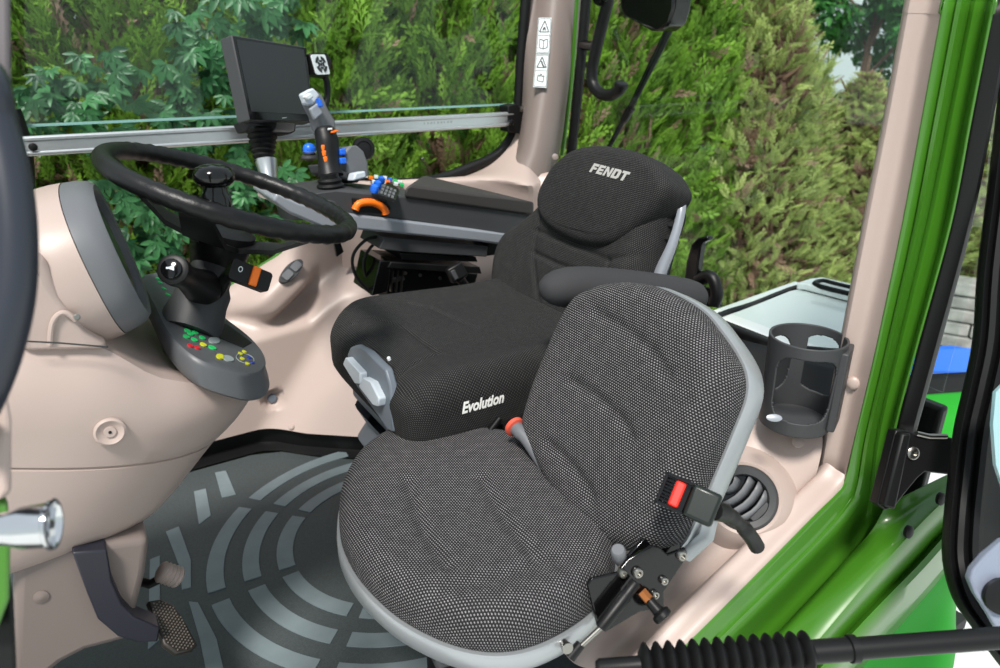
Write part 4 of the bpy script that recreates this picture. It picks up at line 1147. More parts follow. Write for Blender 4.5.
# ------------------------------------------------------------------ right armrest console
YN = 1.55
def Q(u, v, Y=YN): return at(u, v, Y=Y)
con = empty('armrest_console', Q(430, 225), 'long dark grey control armrest with a brown padded top, alongside the driver seat', 'armrest')
def sideprism(px, Y0, Y1, name, mat, bevel=.004, parent=con):
    b = MB(); b.prism([at(u, v, Y=YN)+V((0, Y0-YN, 0)) for u, v in px], (0, Y1-Y0, 0)); return b.build(name, mat, parent, bevel=bevel, seg=3)
WY = .17
sideprism([(300, 196), (345, 190), (404, 196), (532, 214), (528, 240), (475, 231), (351, 214), (310, 211)], YN+.004, YN+WY, 'body', M['gray'], .006)
sideprism([(276, 192), (300, 203), (351, 213.5), (475, 229), (520, 236), (512, 246), (475, 241), (352, 229), (318, 226), (290, 214), (272, 200)], YN-.006, YN+WY+.006, 'silver_tray', M['silver'], .006)
pp_ = [at(u, v, Y=YN)+V((0, -.004, 0)) for u, v in ((403, 198), (404, 188), (412, 183.5), (470, 192), (534, 202), (534, 216), (470, 207))]
b = MB(); i0 = b.grid([pp_, [p+V((.10*max(0, 1-(p.x-pp_[0].x)/.36), .125, -.004)) for p in pp_]], True); b.cap(i0[0]); b.cap(i0[1], True)
pb = b.build('pad', M['pad'], con, bevel=.010, seg=3)
# front cap with the instruments: a frame on its top face
fT = Frame(at(370, 192, Y=YN+.05), (-.30, 0, 1), up=(1, 0, .3))
tA, tB = Q(345, 190), Q(404, 196)
nT = (tB-tA).cross(V((0, 1, 0))).normalized()
if nT.z < 0: nT = -nT
fT = Frame(tA.lerp(tB, .5), nT, up=(1, 0, 0))     # a = -Y, b = +X
fT.o = fT.o+fT.n*.001
def tp(u, v, z=0): return fT.w(*fT.l(u, v), z)
def onTop(name, px, h, mat, parent=con, bevel=.001, z0=-.004):
    b = MB(); b.prism([tp(u, v, h) for u, v in px], fT.n*(z0-h)); return b.build(name, mat, parent, bevel=bevel)
kpd = onTop('button_field', [(383, 186), (388, 183), (399, 190), (396, 201), (379, 196)], .003, M['black'])
for i in range(3):
    for j in range(4):
        u = 384+3.6*j-1.2*i; v = 187.5+1.5*j+3.2*i
        onTop('key', [(u-1.3, v-.8), (u+1.3, v-.3), (u+1.1, v+1.2), (u-1.5, v+.7)], .006, M['mid'], kpd, .0003)
bl_ = empty  # blue crossgate switches
for k, (u, v) in enumerate(((381, 184), (377, 188.5), (374, 193))):
    b = MB(); b.lathe([(.009, 0), (.012, .006), (.011, .016), (.006, .020)], tp(u, v, 0), fT.n, 16, 1.1, .8); b.build('blue_switch', M['blue'], con)
for k, (u, v, m) in enumerate(((366, 175, 'label'), (371, 177, 'orange'), (376, 176, 'label'), (380, 178, 'led'), (385, 177, 'label'), (390, 179, 'blue'), (395, 180, 'led'), (400, 181, 'label'), (388, 181, 'orange'), (396, 183, 'label'), (374, 181, 'label'), (402, 184, 'led'))):
    onTop('symbol', [(u-2, v-1), (u+2, v-.4), (u+2, v+1.4), (u-2, v+.9)], .0014, M[m], con, 0)
# orange throttle wheel in its slot
onTop('slot', [(350, 197), (384, 200), (390, 212), (352, 210)], .002, M['black'], con, .001) if False else None
sideprism([(352, 198), (386, 201.5), (391, 208), (386, 214), (354, 212)], YN-.003, YN+.02, 'slot', M['black'], .002)
b = MB(); oc_ = Q(372, 214)+V((0, -.004, 0)); fO = Frame(oc_, (0, -1, .0))
arcp = [fO.w(*fO.l(u, v), 0) for u, v in ((355, 210), (358, 204.5), (364, 202.5), (372, 202.5), (379, 205), (384, 209), (386, 214))]
b.tube(catmull(arcp, 6), [.0085+.0010*(i % 2) for i in range(37)], 10); b.build('hand_throttle', M['orange'], con)
# round joystick base plate and grey housing
bp = Q(322, 190)+V((0, .085, -.022))
b = MB(); b.lathe([(.085, -.04), (.088, -.012), (.080, 0), (.055, .010), (.03, .012)], bp, (-.1, 0, 1), 40, 1.0, .95); b.build('stick_base', M['gray'], con)
# joystick: a thing of its own on the console
Dj = 1.64
J = lambda u, v, d=Dj: at(u, v, D=d)
joy = empty('control_stick', J(332, 192), 'grey multi-button control stick with orange buttons, at the front of the armrest console', 'joystick')
b = MB(); ax = V((-.05, 0, 1)); o_ = J(332, 197)
b.lathe([(.040, 0), (.040, .006), (.032, .010), (.036, .016), (.029, .021), (.032, .028), (.026, .033), (.028, .040), (.022, .045), (.022, .055)], o_, ax, 28); b.build('boot', M['rubber'], joy)
def slab(px, d, th, name, mat, parent=joy, bevel=.004, n=None):
    f = Frame(at(*px[0], D=d), n or (.25, -.95, .15)); b = MB()
    b.prism([f.w(*f.l(u, v), th/2) for u, v in px], -f.n*th); return b.build(name, mat, parent, bevel=bevel, seg=3)
b = MB(); b.tube(catmull([J(331, 176), J(329, 166), J(328, 154), J(327.5, 143), J(325.5, 134), J(324, 128)], 4), [.030, .029, .028, .0265, .0255, .025, .0245, .0245, .025, .0255, .026, .0265, .027, .027, .0265, .026, .0255, .025, .024, .022, .020], 20, flat=(1, .85)); b.build('grip', M['black'], joy)
slab([(314, 164), (324, 169), (340, 172), (353, 180), (351, 183.5), (336, 180), (318, 174)], Dj, .065, 'palm_rest', M['gray'], joy, .010)
slab([(303, 95), (311, 90), (318, 96), (323, 108), (331, 121), (332, 133), (329, 139), (320, 139), (315, 128), (312, 116), (306, 105)], Dj, .045, 'head', M['mid'], joy, .014)
slab([(300, 94), (311, 88), (318, 96), (311, 106), (304, 105)], Dj-.02, .022, 'thumb_plate', M['pale'], joy, .005)
slab([(303, 97), (309, 93), (313, 97), (307, 101)], Dj-.035, .014, 'rocker', M['label'], joy, .003)
slab([(309, 109), (317, 103), (322, 113), (314, 120)], Dj-.022, .012, 'button_plate', M['silver'], joy, .003)
slab([(317, 98), (320, 101), (322, 107), (319, 107)], Dj-.02, .016, 'blue_button', M['blue'], joy, .002)
for i, (u, v) in enumerate(((322.5, 148), (323.5, 153.5), (324.8, 159.5))):
    slab([(u-1.4, v-2.9), (u+1.4, v-3.1), (u+1.9, v+2.5), (u-.9, v+2.9)], Dj-.023, .012, 'orange_button', M['orange'], joy, .002)
for (u, v) in ((330, 129), (333, 132), (336, 131)): slab([(u-1.4, v-1), (u+1.4, v-1), (u+1.4, v+1), (u-1.4, v+1)], Dj-.022, .01, 'small_button', M['orange'] if u > 332 else M['label'], joy, .001)
# blue ball, blue buttons, grey housing, black disc
bb_ = empty('blue_knob_lever', J(310, 160, 1.70), 'small lever with a shiny blue and silver ball, at the left of the control stick', 'lever')
b = MB(); b.lathe([(.012, 0), (.020, .006), (.018, .012)], J(310, 160, 1.70), (0, 0, 1), 20); b.build('base', M['gray'], bb_)
b = MB(); b.lathe([(.0155*math.sin(a)+.0003, .0155*(1-math.cos(a))) for a in [i*math.pi/12 for i in range(4)]]+[(.0175, .012)], J(310, 156.5, 1.70), (0, 0, 1), 20); b.build('ball_collar', M['chrome'], bb_)
b = MB(); b.lathe([(.0002+.0155*math.sin(i*math.pi/12), .0155*(1-math.cos(i*math.pi/12))) for i in range(13)], J(310, 156, 1.70), (0, 0, 1), 22); b.build('ball', M['blue'], bb_)
hz = slab([(338, 152), (342, 147), (350, 146), (357, 152), (361, 162), (363, 176), (352, 180), (340, 176)], 1.68, .06, 'switch_housing', M['mid'], con, .014)
slab([(352, 173), (362, 171), (363, 178), (350, 181)], 1.655, .03, 'housing_foot', M['pale'], con, .004)
for (u, v) in ((341.5, 152), (342, 161)): slab([(u-3, v-3), (u+3, v-3.6), (u+3.4, v+3), (u-2.6, v+3.4)], 1.645, .014, 'blue_button', M['blue'], con, .003)
dk = empty('rotary_knob', J(363, 150, 1.74), 'round black disc knob on a short stalk behind the control stick, against the hedge', 'knob')
b = MB(); b.lathe([(.020, -.012), (.0265, -.010), (.0285, 0), (.026, .006), (.018, .007), (.017, .004), (.006, .005)], J(363.5, 148.5, 1.74), (-.2, -1, .15), 30); b.build('disc', M['black'], dk)
b = MB(); b.tube([J(364, 155, 1.755), J(362, 178, 1.755)], .008, 10); b.build('stalk', M['black'], dk)
# bracket and black boxes under the console
sideprism([(386, 238), (490, 247), (489, 258), (404, 253), (381, 250)], YN+.01, YN+.14, 'bracket', M['slate'] if False else M['gray'], .003)
sideprism([(492, 243), (508, 245), (506, 256), (490, 258)], YN+.02, YN+.10, 'hinge_block', M['black'], .003)
jb = empty('junction_box', at(430, 280, Y=1.60), 'black electronics box with open metal brackets, hanging under the armrest console', 'electronics box')
def jp(px, Y, th, nm, mat, bevel=.002):
    b = MB(); b.prism([at(u, v, Y=Y) for u, v in px], (0, th, 0)); return b.build(nm, mat, jb, bevel=bevel)
jp([(400, 253), (476, 257), (478, 262), (402, 260)], 1.57, .12, 'rail', M['black'])
jp([(380, 261), (391, 261), (388, 292), (372, 296)], 1.57, .13, 'end_plate', M['gloss'])
jp([(391, 262), (480, 267), (482, 274), (388, 268)], 1.565, .14, 'cover', M['rubber'])
jp([(390, 268), (478, 274), (470, 300), (386, 300)], 1.60, .10, 'case', M['black'])
for u in (393, 398, 403): jp([(u, 271), (u+1.2, 271), (u-1, 292), (u-2.2, 292)], 1.585, .01, 'fin', M['steel'], 0)
for (u, v) in ((420, 275), (405, 273), (440, 278)):
    b = MB(); bolt(b, at(u, v, Y=1.595), (0, -1, .1), .005, .004); b.build('bolt', M['steel'], jb)
jp([(392, 279), (404, 276), (405, 280), (393, 283)], 1.59, .01, 'bracket', M['steel'], .0006)
fbk = Frame(at(457, 273, Y=1.50), (-.1, -1, .3)).spin(20)
rb = empty('belt_buckle', fbk.o, 'plain black belt buckle sticking up beside the far edge of the driver seat cushion', 'seat belt buckle')
b = MB(); b.box(fbk, -.024, .022, -.018, .022, -.012, .012); b.build('housing', M['black'], rb, bevel=.005)
b = MB(); b.box(fbk, -.018, -.006, -.012, .014, .008, .014); b.build('button', M['gray'], rb, bevel=.002)
b = MB(); b.tube(catmull([fbk.w(.0, -.016, 0), at(468, 292, Y=1.50), at(476, 318, Y=1.50)], 5), .012, 10); b.build('stalk', M['rubber'], rb)
for k, (pts, lb) in enumerate((([(384, 236), (366, 240), (353, 256), (356, 276), (372, 294)], 'thin black cable making the outer loop under the armrest console'),
                               ([(388, 238), (372, 246), (364, 262), (368, 280), (380, 292)], 'thin black cable making the inner loop under the armrest console'))):
    b = MB(); b.tube(catmull([at(u, v, Y=1.60+.03*k) for u, v in pts], 8), .0042, 8); tag(b.build('cable', M['rubber']), lb, 'cable')
b = MB(); b.prism([at(u, v, Y=1.70) for u, v in ((334, 242), (340, 241), (344, 252), (337, 257))], (0, .01, 0)); b.build('tab', M['black'], con, bevel=.001)

# ------------------------------------------------------------------ display on its bellows
fm = Frame(at(275, 80, D=1.70), (.50, -.84, .24))
mon = empty('display_terminal', at(268, 150, D=1.72), 'black touch display with a dark blank screen, on a bellows post by the side window', 'monitor')
def mp(u, v, z=0): return fm.w(*fm.l(u, v), z)
b = MB(); b.prism([mp(*q) for q in ((231.5, 34.5), (306.5, 47), (314.5, 122), (249.5, 120.5))], -fm.n*.042); hsg = b.build('housing', M['gray'], mon, bevel=.004, seg=3)
b = MB(); b.prism([mp(u, v, .0004) for u, v in ((232.8, 36.0), (306, 48.2), (313.6, 121), (250, 119.5))], -fm.n*.002); b.build('bezel', M['gloss'], mon, smooth=False)
b = MB(); b.prism([mp(u, v, .0012) for u, v in ((236, 39.5), (303.5, 49.5), (311, 114.5), (251, 111.5))], -fm.n*.003); b.build('screen', M['screen'], mon, smooth=False)
for i in range(9):
    p = mp(234.5+2.05*i, 44+8.6*i, -.02); b = MB(); f = Frame(p, -fm.a); f.o = p-fm.a*(.001); b.box(f, -.009, .009, -.0014, .0014, -.002, .0016); b.build('side_key', M['ghost'], mon)
b = MB(); q = text_polys('ooooo', .006, 0, 0, 1); fx = fm.move(*fm.l(282, 118.5), .0014)
for i in range(5): b.box(fx, .0032*i, .0032*i+.0022, 0, .0018, -.001, .0002)
b.build('marks', M['ghost'], mon)
k_ = empty
kf_ = fm.move(0, 0, .006)
b = MB(); b.prism([kf_.w(*kf_.l(u, v), .004) for u, v in ((309, 53), (326, 53), (331, 60), (329, 76), (314, 74))], -fm.n*.035); kpd_ = b.build('keypad', M['black'], mon, bevel=.004)
cx, cy = kf_.l(319.5, 65)
b = MB(); b.prism([kf_.w(cx+x, cy+y, .006) for x, y in rounded(-.028, -.025, .026, .025, .006)], -fm.n*.004); b.build('key_plate', M['label'], kpd_, bevel=.001)
b = MB(); 
for r0, r1, a0, a1 in [(.013, .021, 15+90*k, 75+90*k) for k in range(4)]+[(.006, .0115, 55+90*k, 125+90*k) for k in range(4)]:
    A_ = [R(a0+(a1-a0)*i/6) for i in range(7)]
    b.prism([kf_.w(cx+r1*math.cos(t), cy+r1*math.sin(t), .0072) for t in A_]+[kf_.w(cx+r0*math.cos(t), cy+r0*math.sin(t), .0072) for t in A_[::-1]], -fm.n*.002)
b.prism([kf_.w(cx+.004*math.cos(t), cy+.004*math.sin(t), .0072) for t in [i*math.pi/6 for i in range(12)]], -fm.n*.002)
b.build('keys', M['ink'], kpd_)
hp_ = [mp(u, v, -.02) for u, v in ((325, 73), (331, 76), (333, 88), (332, 100), (328, 108), (320, 112), (313, 112))]
b = MB(); b.tube(catmull(hp_, 6), .0085, 12); b.build('grab_handle', M['black'], mon)
b = MB(); b.prism([at(u, v, D=1.70) for u, v in ((243, 121), (297, 123), (296, 132), (290, 134), (272, 133), (270, 126), (262, 130), (248, 131))], -fm.n*.04); b.build('bracket', M['black'], mon, bevel=.004)
bo_ = at(264, 164, D=1.72); bt = at(262, 130, D=1.72); axb = (bt-bo_)
b = MB(); L = axb.length
pr_ = []
for i in range(15): pr_.append(((.0385-.0012*(14-i)) + (.005 if i % 2 else 0) - .004, L*i/14))
b.lathe(pr_, bo_, axb, 26); b.build('bellows', M['rubber'], mon)
b = MB(); b.tube([at(267, 196, D=1.71), at(269, 178, D=1.72), at(266, 160, D=1.72)], [.022, .020, .027], 16); b.build('post', M['alu'], mon)
# ------------------------------------------------------------------ side window rail
rl = empty('window_rail', V((.6, 1.93, .89)), 'long brushed aluminium rail across the side window, behind the display', 'rail')
zt_, zb_ = .918, .872
z0 = at(30, 155, Y=1.93).z
b = MB()
prof = [(0, .884), (-.006, .884), (-.010, .888), (-.010, .892), (-.007, .894), (-.007, .916), (-.010, .918), (-.010, .924), (-.006, .928), (0, .928)]
x0, x1 = at(24, 145, Y=1.93).x, at(513, 118, Y=1.93).x
rows = [[V((x, 1.935+dy, z-.004)) for dy, z in prof] for x in (x0, x1)]
ids = b.grid(rows, True); b.ngon(ids[0]); b.ngon(ids[1][::-1]); b.build('profile', M['alu'], rl, smooth=False, bevel=.001)
b = MB(); b.lathe([(.009, -.004), (.009, .003), (.006, .005)], at(33, 147, Y=1.927), (0, -1, 0), 20); b.build('bolt', M['black'], rl)
b = MB(); b.prism([at(u, v, Y=1.925) for u, v in ((508, 106), (517, 104), (524, 112), (522, 134), (508, 132))], (0, .05, 0)); rb_ = b.build('end_bracket', M['black'], rl, bevel=.003)
b = MB(); b.lathe([(.009, -.004), (.009, .004), (.006, .006)], at(511, 122, Y=1.92), (0, -1, 0), 18); b.build('bolt', M['gloss'], rb_)
b = MB(); b.tube([at(519, 109, Y=1.93), at(526, 110, Y=1.93)], .010, 12); b.build('clamp', M['steel'], rb_)
fr9 = Frame(at(430, 123, Y=1.9275), (0, -1, 0))
b = MB()
for i in range(9): b.box(fr9, -.02+.011*i, -.02+.011*i+(.006 if i % 3 else .003), -.003, .003, -.001, .0003)
b.build('stamp', M['ghost'], rl)

# ------------------------------------------------------------------ outside the rear window: grab bar, wiper motor, wiper, latch, hatch
gb = empty('grab_bar', at(600, 60, X=1.42), 'black curved grab bar hooked up at its lower end, by the corner pillar', 'grab bar')
gp_ = [at(u, v, X=1.40) for u, v in ((609, -20), (608, 0), (602, 25), (596, 50), (592, 70), (593, 84), (600, 93), (610, 95), (619, 90), (622, 82))]
b = MB(); cmg = catmull(gp_, 6); b.tube(cmg, [.017]*(len(cmg)-6)+[.018, .019, .020, .020, .019, .014], 14); b.build('tube', M['black'], gb)
b = MB(); b.tube([at(583, 45, X=1.425), at(598, 47, X=1.40)], .014, 12); b.build('clamp', M['gloss'], gb)
wm = empty('wiper_motor_cover', at(652, 10, X=1.36), 'black rounded wiper motor cover at the top of the rear window', 'cover')
wpx = [(622, -25), (676, -25), (674, 8), (669, 24), (660, 31), (650, 31), (638, 24), (622, 15), (619, 6)]
b = MB(); b.prism([at(u, v, X=1.34) for u, v in wpx], (.06, 0, 0)); b.build('housing', M['gloss'], wm, bevel=.022, seg=4)
b = MB(); b.lathe([(.02, 0), (.024, .01), (.02, .02)], at(603, -3, X=1.38), (-1, 0, 0), 16); b.build('knob', M['gloss'], wm)
wi = empty('rear_wiper', at(630, 95, X=1.485), 'thin black wiper arm slanting across the rear window below its motor cover', 'wiper')
b = MB(); b.tube([at(670, 27, X=1.49), at(660, 50, X=1.49), at(629, 112, X=1.49)], [.012, .009, .007], 8); b.build('arm', M['black'], wi)
b = MB(); b.tube([at(664, 34, X=1.495), at(629, 110, X=1.495), at(602, 160, X=1.495)], [.004, .008, .007], 8); b.build('blade', M['rubber'], wi)
b = MB(); b.tube([at(631, 108, X=1.485), at(624, 120, X=1.485)], .013, 10); b.build('joint', M['black'], wi)
la = empty('window_latch', at(700, 285, X=1.38), 'black lever latch of the rear window, standing behind the driver seat', 'latch')
lp = [(683, 287), (686, 262), (691, 244), (697, 238), (707, 236), (708, 240), (701, 244), (698, 262), (696, 288), (688, 292)]
b = MB(); b.prism([at(u, v, X=1.36) for u, v in lp], (.022, 0, 0)); b.build('lever', M['gloss'], la, bevel=.004)
b = MB(); b.tube(catmull([at(u, v, X=1.37) for u, v in ((698, 280), (708, 276), (714, 281), (717, 294), (714, 304))], 5), .016, 12); b.build('mount', M['black'], la)
b = MB(); b.tube([at(694, 283, X=1.372), at(710, 279, X=1.372)], .010, 12); b.build('pivot', M['chrome'], la)
b = MB(); b.prism([at(u, v, X=1.385) for u, v in ((690, 285), (716, 290), (718, 308), (694, 306))], (.02, 0, 0)); b.build('plate', M['black'], la, bevel=.004)
# pale hatch panels behind the rear window
def flat(px, z, th, name, mat, parent, bevel=.004):
    b = MB(); b.prism([at(u, v, Z=z) for u, v in px], (0, 0, -th)); return b.build(name, mat, parent, bevel=bevel)
hp2 = empty('rear_deck', at(780, 310, Z=.41), 'white rear deck panel with a black gasket round its pale inset, outside the rear window', 'deck panel')
flat([(690, 318), (780, 286), (795, 281), (806, 284), (900, 310), (880, 380), (780, 365), (740, 348)], .410, .03, 'frame', M['whitepanel'], hp2)
def gasket(px, z, r, parent):
    b = MB(); b.tube(catmull([at(u, v, Z=z) for u, v in px], 4, True), r, 8, closed=True); b.build('gasket', M['rubber'], parent)
gasket([(714, 320), (755, 304), (790, 290), (800, 288), (812, 290), (860, 303), (880, 320), (860, 350), (800, 349), (765, 347), (742, 344)], .412, .010, hp2)
flat([(716, 320), (755, 305), (790, 291), (800, 289), (812, 291), (860, 304), (878, 320), (858, 349), (800, 348), (765, 346), (743, 343)], .416, .008, 'inset', M['pane'], hp2, .001)
hp3 = empty('rear_deck', at(830, 285, Z=.41), 'smaller white deck panel behind the first, cut off by the beige door post', 'deck panel')
flat([(797, 283), (812, 278), (822, 277), (840, 281), (880, 290), (880, 303), (806, 284)], .44, .02, 'frame', M['whitepanel'], hp3)
gasket([(816, 285), (822, 281), (835, 284), (870, 293), (866, 298), (850, 294)], .442, .008, hp3)

# ------------------------------------------------------------------ lining on the near side: vent
vp = Frame(at(748, 496, D=1.22), (-.62, -.55, .56))
L0 = [(818, 468), (790, 490), (738, 538), (690, 583), (655, 617), (600, 672)]
Lr = [(822, 430), (770, 432), (720, 470), (672, 530), (640, 575), (570, 660)]
Lt = [(824, 415), (770, 412), (700, 440), (640, 520), (610, 560), (540, 640)]
def onp(px, z=0): return [vp.w(*vp.l(u, v), z) for u, v in px]
W4w = lw4[1:]
b = MB(); b.grid(contour([[p+V((0, .0, -.02)) for p in W4w], onp(L0+[(560, 712)])[0:6], onp(Lr), [p+V((.03, .06, .005)) for p in onp(Lt)]], 6, 8))
wl = struct(b.build('wall_left', M['pink']))
ve = empty('air_vent', vp.o, 'round dark grey air vent with curved slats, behind the red buckle by the sill', 'air vent')
b = MB()
vc = vp.l(742, 498)
e0 = V((*vp.l(774, 470), 0))-V((*vc, 0))
vf = vp.move(*vc, .036)
rv = .054
b = MB(); b.lathe([(rv+.045, -.05), (rv+.020, -.006), (rv+.006, .006), (rv+.001, .004), (rv, -.002)], vf.o, vf.n, 48, caps=False); b.build('surround', M['pink'], ve)
b = MB(); b.lathe([(rv, -.004), (rv, .006), (rv-.004, .010), (rv-.014, .008), (rv-.016, -.004), (rv-.016, -.02)], vf.o, vf.n, 48, caps=False); b.build('ring', M['gray'], ve)
b = MB(); b.lathe([(rv-.014, -.018), (.001, -.017)], vf.o, vf.n, 40); b.build('throat', M['gloss'], ve)
vs = vf.spin(-38)
for i in range(5):
    x = -.034+.017*i; hh_ = math.sqrt(max(0, (rv-.016)**2-x*x))
    pts_ = [vs.w(x+.008*math.cos(t*math.pi/2)-.004, t*hh_, .0) for t in [-1, -.6, -.2, .2, .6, 1]]
    b = MB(); b.grid([pts_, [p+vs.n*-.010+vs.a*.014 for p in pts_]]); b.build('slat', M['mid'], ve, solid=.0024)
b = MB(); b.box(vs, .028, .040, -.018, .022, -.004, .003); b.build('thumb_tab', M['gray'], ve, bevel=.002)
lip = [at(u, v, D=1.26) for u, v in ((746, 428), (770, 418), (800, 424), (826, 440))]
bs_ = MB(); bolt(bs_, at(798, 442, D=1.20), (-.6, -.5, .6), .010, .003, False)
tag(bs_.build('screw_cap', M['pink']), 'flat beige screw cap in the lining just below the cup holder', 'screw cap')
# dark ledge between lining and deck
b = MB(); b.grid(contour([[at(u, v, D=1.45) for u, v in ((715, 335), (755, 344), (800, 356), (840, 366))], [at(u, v, D=1.40) for u, v in ((715, 395), (758, 392), (800, 398), (836, 405))], [at(u, v, D=1.34) for u, v in ((735, 432), (765, 420), (800, 426), (828, 440))]], 5, 4))
struct(b.build('trim_7', M['black'], solid=.004))

# ------------------------------------------------------------------ cup holder
cc = at(801, 380, D=1.17); 
ch = empty('cup_holder', cc, 'dark grey open sided cup holder screwed to the beige door post', 'cup holder')
rc_, hc = .061, .158
tocam = math.atan2(CAM.y-cc.y, CAM.x-cc.x)
b = MB()
NA, NH = 200, 90
def cup(a, h, r=rc_): return cc+V((math.cos(a)*r, math.sin(a)*r, h))
def hole(a, h):
    d = math.degrees((a-tocam+math.pi) % (2*math.pi)-math.pi)
    y = h/hc
    A = abs((d-8)/50)**4+abs((y-.02)/.36)**4 < 1
    B_ = abs((d-150)/46)**2.4+abs((y-.08)/.33)**2.4 < 1
    C_ = abs((d+118)/38)**3+abs((y-.05)/.33)**3 < 1
    return A or B_ or C_
ids = [[b.vert(cup(2*math.pi*i/NA, -hc/2+hc*j/NH, rc_*(.93+.07*j/NH))) for i in range(NA)] for j in range(NH+1)]
for j in range(NH):
    for i in range(NA):
        a = 2*math.pi*(i+.5)/NA; h = -hc/2+hc*(j+.5)/NH
        if not hole(a, h): b.face((ids[j][i], ids[j][(i+1) % NA], ids[j+1][(i+1) % NA], ids[j+1][i]))
b.build('shell', M['gray'], ch, solid=.004)
b = MB(); b.lathe([(.001, -.003), (rc_*.93, -.003), (rc_*.93, .003), (.001, .003)], cc+V((0, 0, -hc/2+.004)), (0, 0, 1), 40); b.build('floor', M['gray'], ch)
mp0, mp1 = at(838, 328, Y=.62), at(816, 432, Y=.64)
b = MB()
q0, q1, q2, q3 = cc+V((.0, -.058, .07)), cc+V((.05, -.035, .07)), cc+V((.05, -.035, -.07)), cc+V((.0, -.058, -.07))
b.prism([q0, q1, q2, q3], V((.006, -.012, 0))); b.build('mount', M['gray'], ch, bevel=.003)
b = MB(); b.lathe([(.010, 0), (.010, .002), (.007, .003)], at(774, 418, D=1.09), (-.5, -.6, .6), 18, 1.2, .6); b.build('chrome_plug', M['silver'], ch)

# ------------------------------------------------------------------ open door: glass, hinge, black frame, strut
HX = .98
dr = bpy.data.objects.new('door_1', None); COL.objects.link(dr); dr.location = (1.05, .42, .5); struct(dr)
def DL(pts): return [at(u, v, D=d) for u, v, d in pts]
S_l = [(1003, -40, .92), (993, 0, .93), (972, 114, .98), (950, 227, 1.04), (917, 350, 1.10), (897, 428, 1.14)]
S_r = [(1018, -40, .93), (1005, 0, .94), (984, 114, .99), (962, 227, 1.05), (930, 350, 1.11), (908, 430, 1.15)]
l, r = rise(DL(S_l)), rise(DL(S_r))
b = MB(); b.grid(contour([l, [p.lerp(q, .5)-FW*.010 for p, q in zip(l, r)], r], 5, 3)); b.build('seal_strip', M['rubber'], dr, solid=.012)
b = MB(); b.tube(catmull([p-FW*.004 for p in r], 5), .0035, 8); b.build('seal_lip', M['frame'], dr)
Fl = [(1012, -40), (1003, 30), (997, 100), (988, 180), (977, 270), (972, 340), (962, 390), (953, 430), (947, 480), (943, 520), (942, 560), (952, 598), (972, 628), (995, 660), (1020, 690)]
FD = [1.0, 1.0, 1.0, 1.0, 1.0, 1.0, 1.0, 1.0, .99, .98, .97, .95, .93, .91, .9]
f0 = [at(u, v, D=d) for (u, v), d in zip(Fl, FD)]
b = MB()
cols = []
for k, (du, dd) in enumerate(((0, .03), (2, .004), (8, -.006), (13, 0), (16, -.008), (22, -.010), (27, -.002), (31, -.012), (37, -.012), (42, .004), (70, .02), (130, .03))):
    cols.append([at(u+du, v, D=d+dd) for (u, v), d in zip(Fl, FD)])
b.grid([catmull(rise(c), 4) for c in cols]); b.build('frame', M['rubber'], dr)
gl_ = [r, rise([at(u+4, v, D=1.06) for (u, v), d in zip(((1015, -40), (1005, 0), (996, 114), (984, 227), (974, 350), (957, 434)), FD)])]
b = MB(); b.grid(gl_); b.build('pane', M['glass'], dr)
pg = [at(u, v, D=.90) for u, v in ((1004, 384), (996, 392), (993, 425), (996, 465), (1006, 495))]
b = MB(); b.prism(pg+[at(1060, 495, D=.90), at(1060, 384, D=.90)], FW*.006); b.build('inner_pane', M['dkglass'], dr)
bx = [at(u, v, D=.86) for u, v in ((1030, 535), (1004, 540), (985, 556), (973, 570), (970, 580), (976, 594), (990, 616), (1004, 640), (1030, 650))]
b = MB(); b.prism(bx, FW*.012); bp_ = b.build('strut_plate', plastic('blue_grey_metal', (142, 150, 168), .35, .3), dr, bevel=.003)
b = MB(); b.lathe([(.022, -.002), (.022, .004), (.014, .006)], at(1001, 596, D=.855), -FW, 24); b.build('cap', M['black'], bp_)
hg = dr
fhg = Frame(at(905, 460, D=1.07), -FW+RT*.1)
hpx = [(896, 430), (905, 430), (915, 433), (945, 436), (960, 440), (960, 476), (925, 472), (918, 478), (908, 490), (895, 507), (885, 510), (877, 504)]
b = MB(); b.prism([fhg.w(*fhg.l(u, v), 0) for u, v in hpx], -fhg.n*.02); hg = b.build('hinge', M['black'], dr, bevel=.003)
b = MB(); b.prism([fhg.w(*fhg.l(u, v), .014) for u, v in ((896, 432), (906, 432), (890, 508), (878, 504))], -fhg.n*.02); b.build('knuckle', M['rubber'], hg, bevel=.004)
b = MB(); b.lathe([(.010, 0), (.010, .004), (.007, .006), (.004, .006), (.004, .003)], fhg.w(*fhg.l(912, 453), 0), fhg.n, 18); b.build('bolt', M['steel'], hg)
b = MB(); b.tube([fhg.w(*fhg.l(915, 433), .003), fhg.w(*fhg.l(928, 436), .003), fhg.w(*fhg.l(945, 436), .003)], .004, 8); b.build('weld_bead', M['steel'], hg)

st_ = empty('door_strut', at(800, 652, D=.74), 'black door strut with a ribbed rubber bellows, crossing in front of the green sill', 'strut')
s0, s1 = at(596, 668, D=.80), at(1012, 637, D=.80)
ax = (s1-s0); Ls = ax.length
def sp_(u): return (u-596)/(1012-596)*Ls
b = MB(); b.lathe([(.007, 0), (.010, .004), (.010, sp_(640)), (.011, sp_(642))], s0, ax, 20); b.build('end_fitting', M['black'], st_)
pf = []
u = 640
while u < 812:
    pf += [(.0140, sp_(u)), (.0225, sp_(u+4.5)), (.0238, sp_(u+6.2)), (.0225, sp_(u+8))]; u += 12.3
pf += [(.0125, sp_(u)), (.0125, sp_(u+6))]
b = MB(); b.lathe(pf, s0, ax, 28); b.build('bellows', M['rubber'], st_)
b = MB(); b.lathe([(.0132, sp_(810)), (.0132, sp_(848)), (.0155, sp_(849)), (.0155, sp_(856)), (.0122, sp_(857)), (.0122, Ls)], s0, ax, 24); b.build('tube', M['black'], st_)

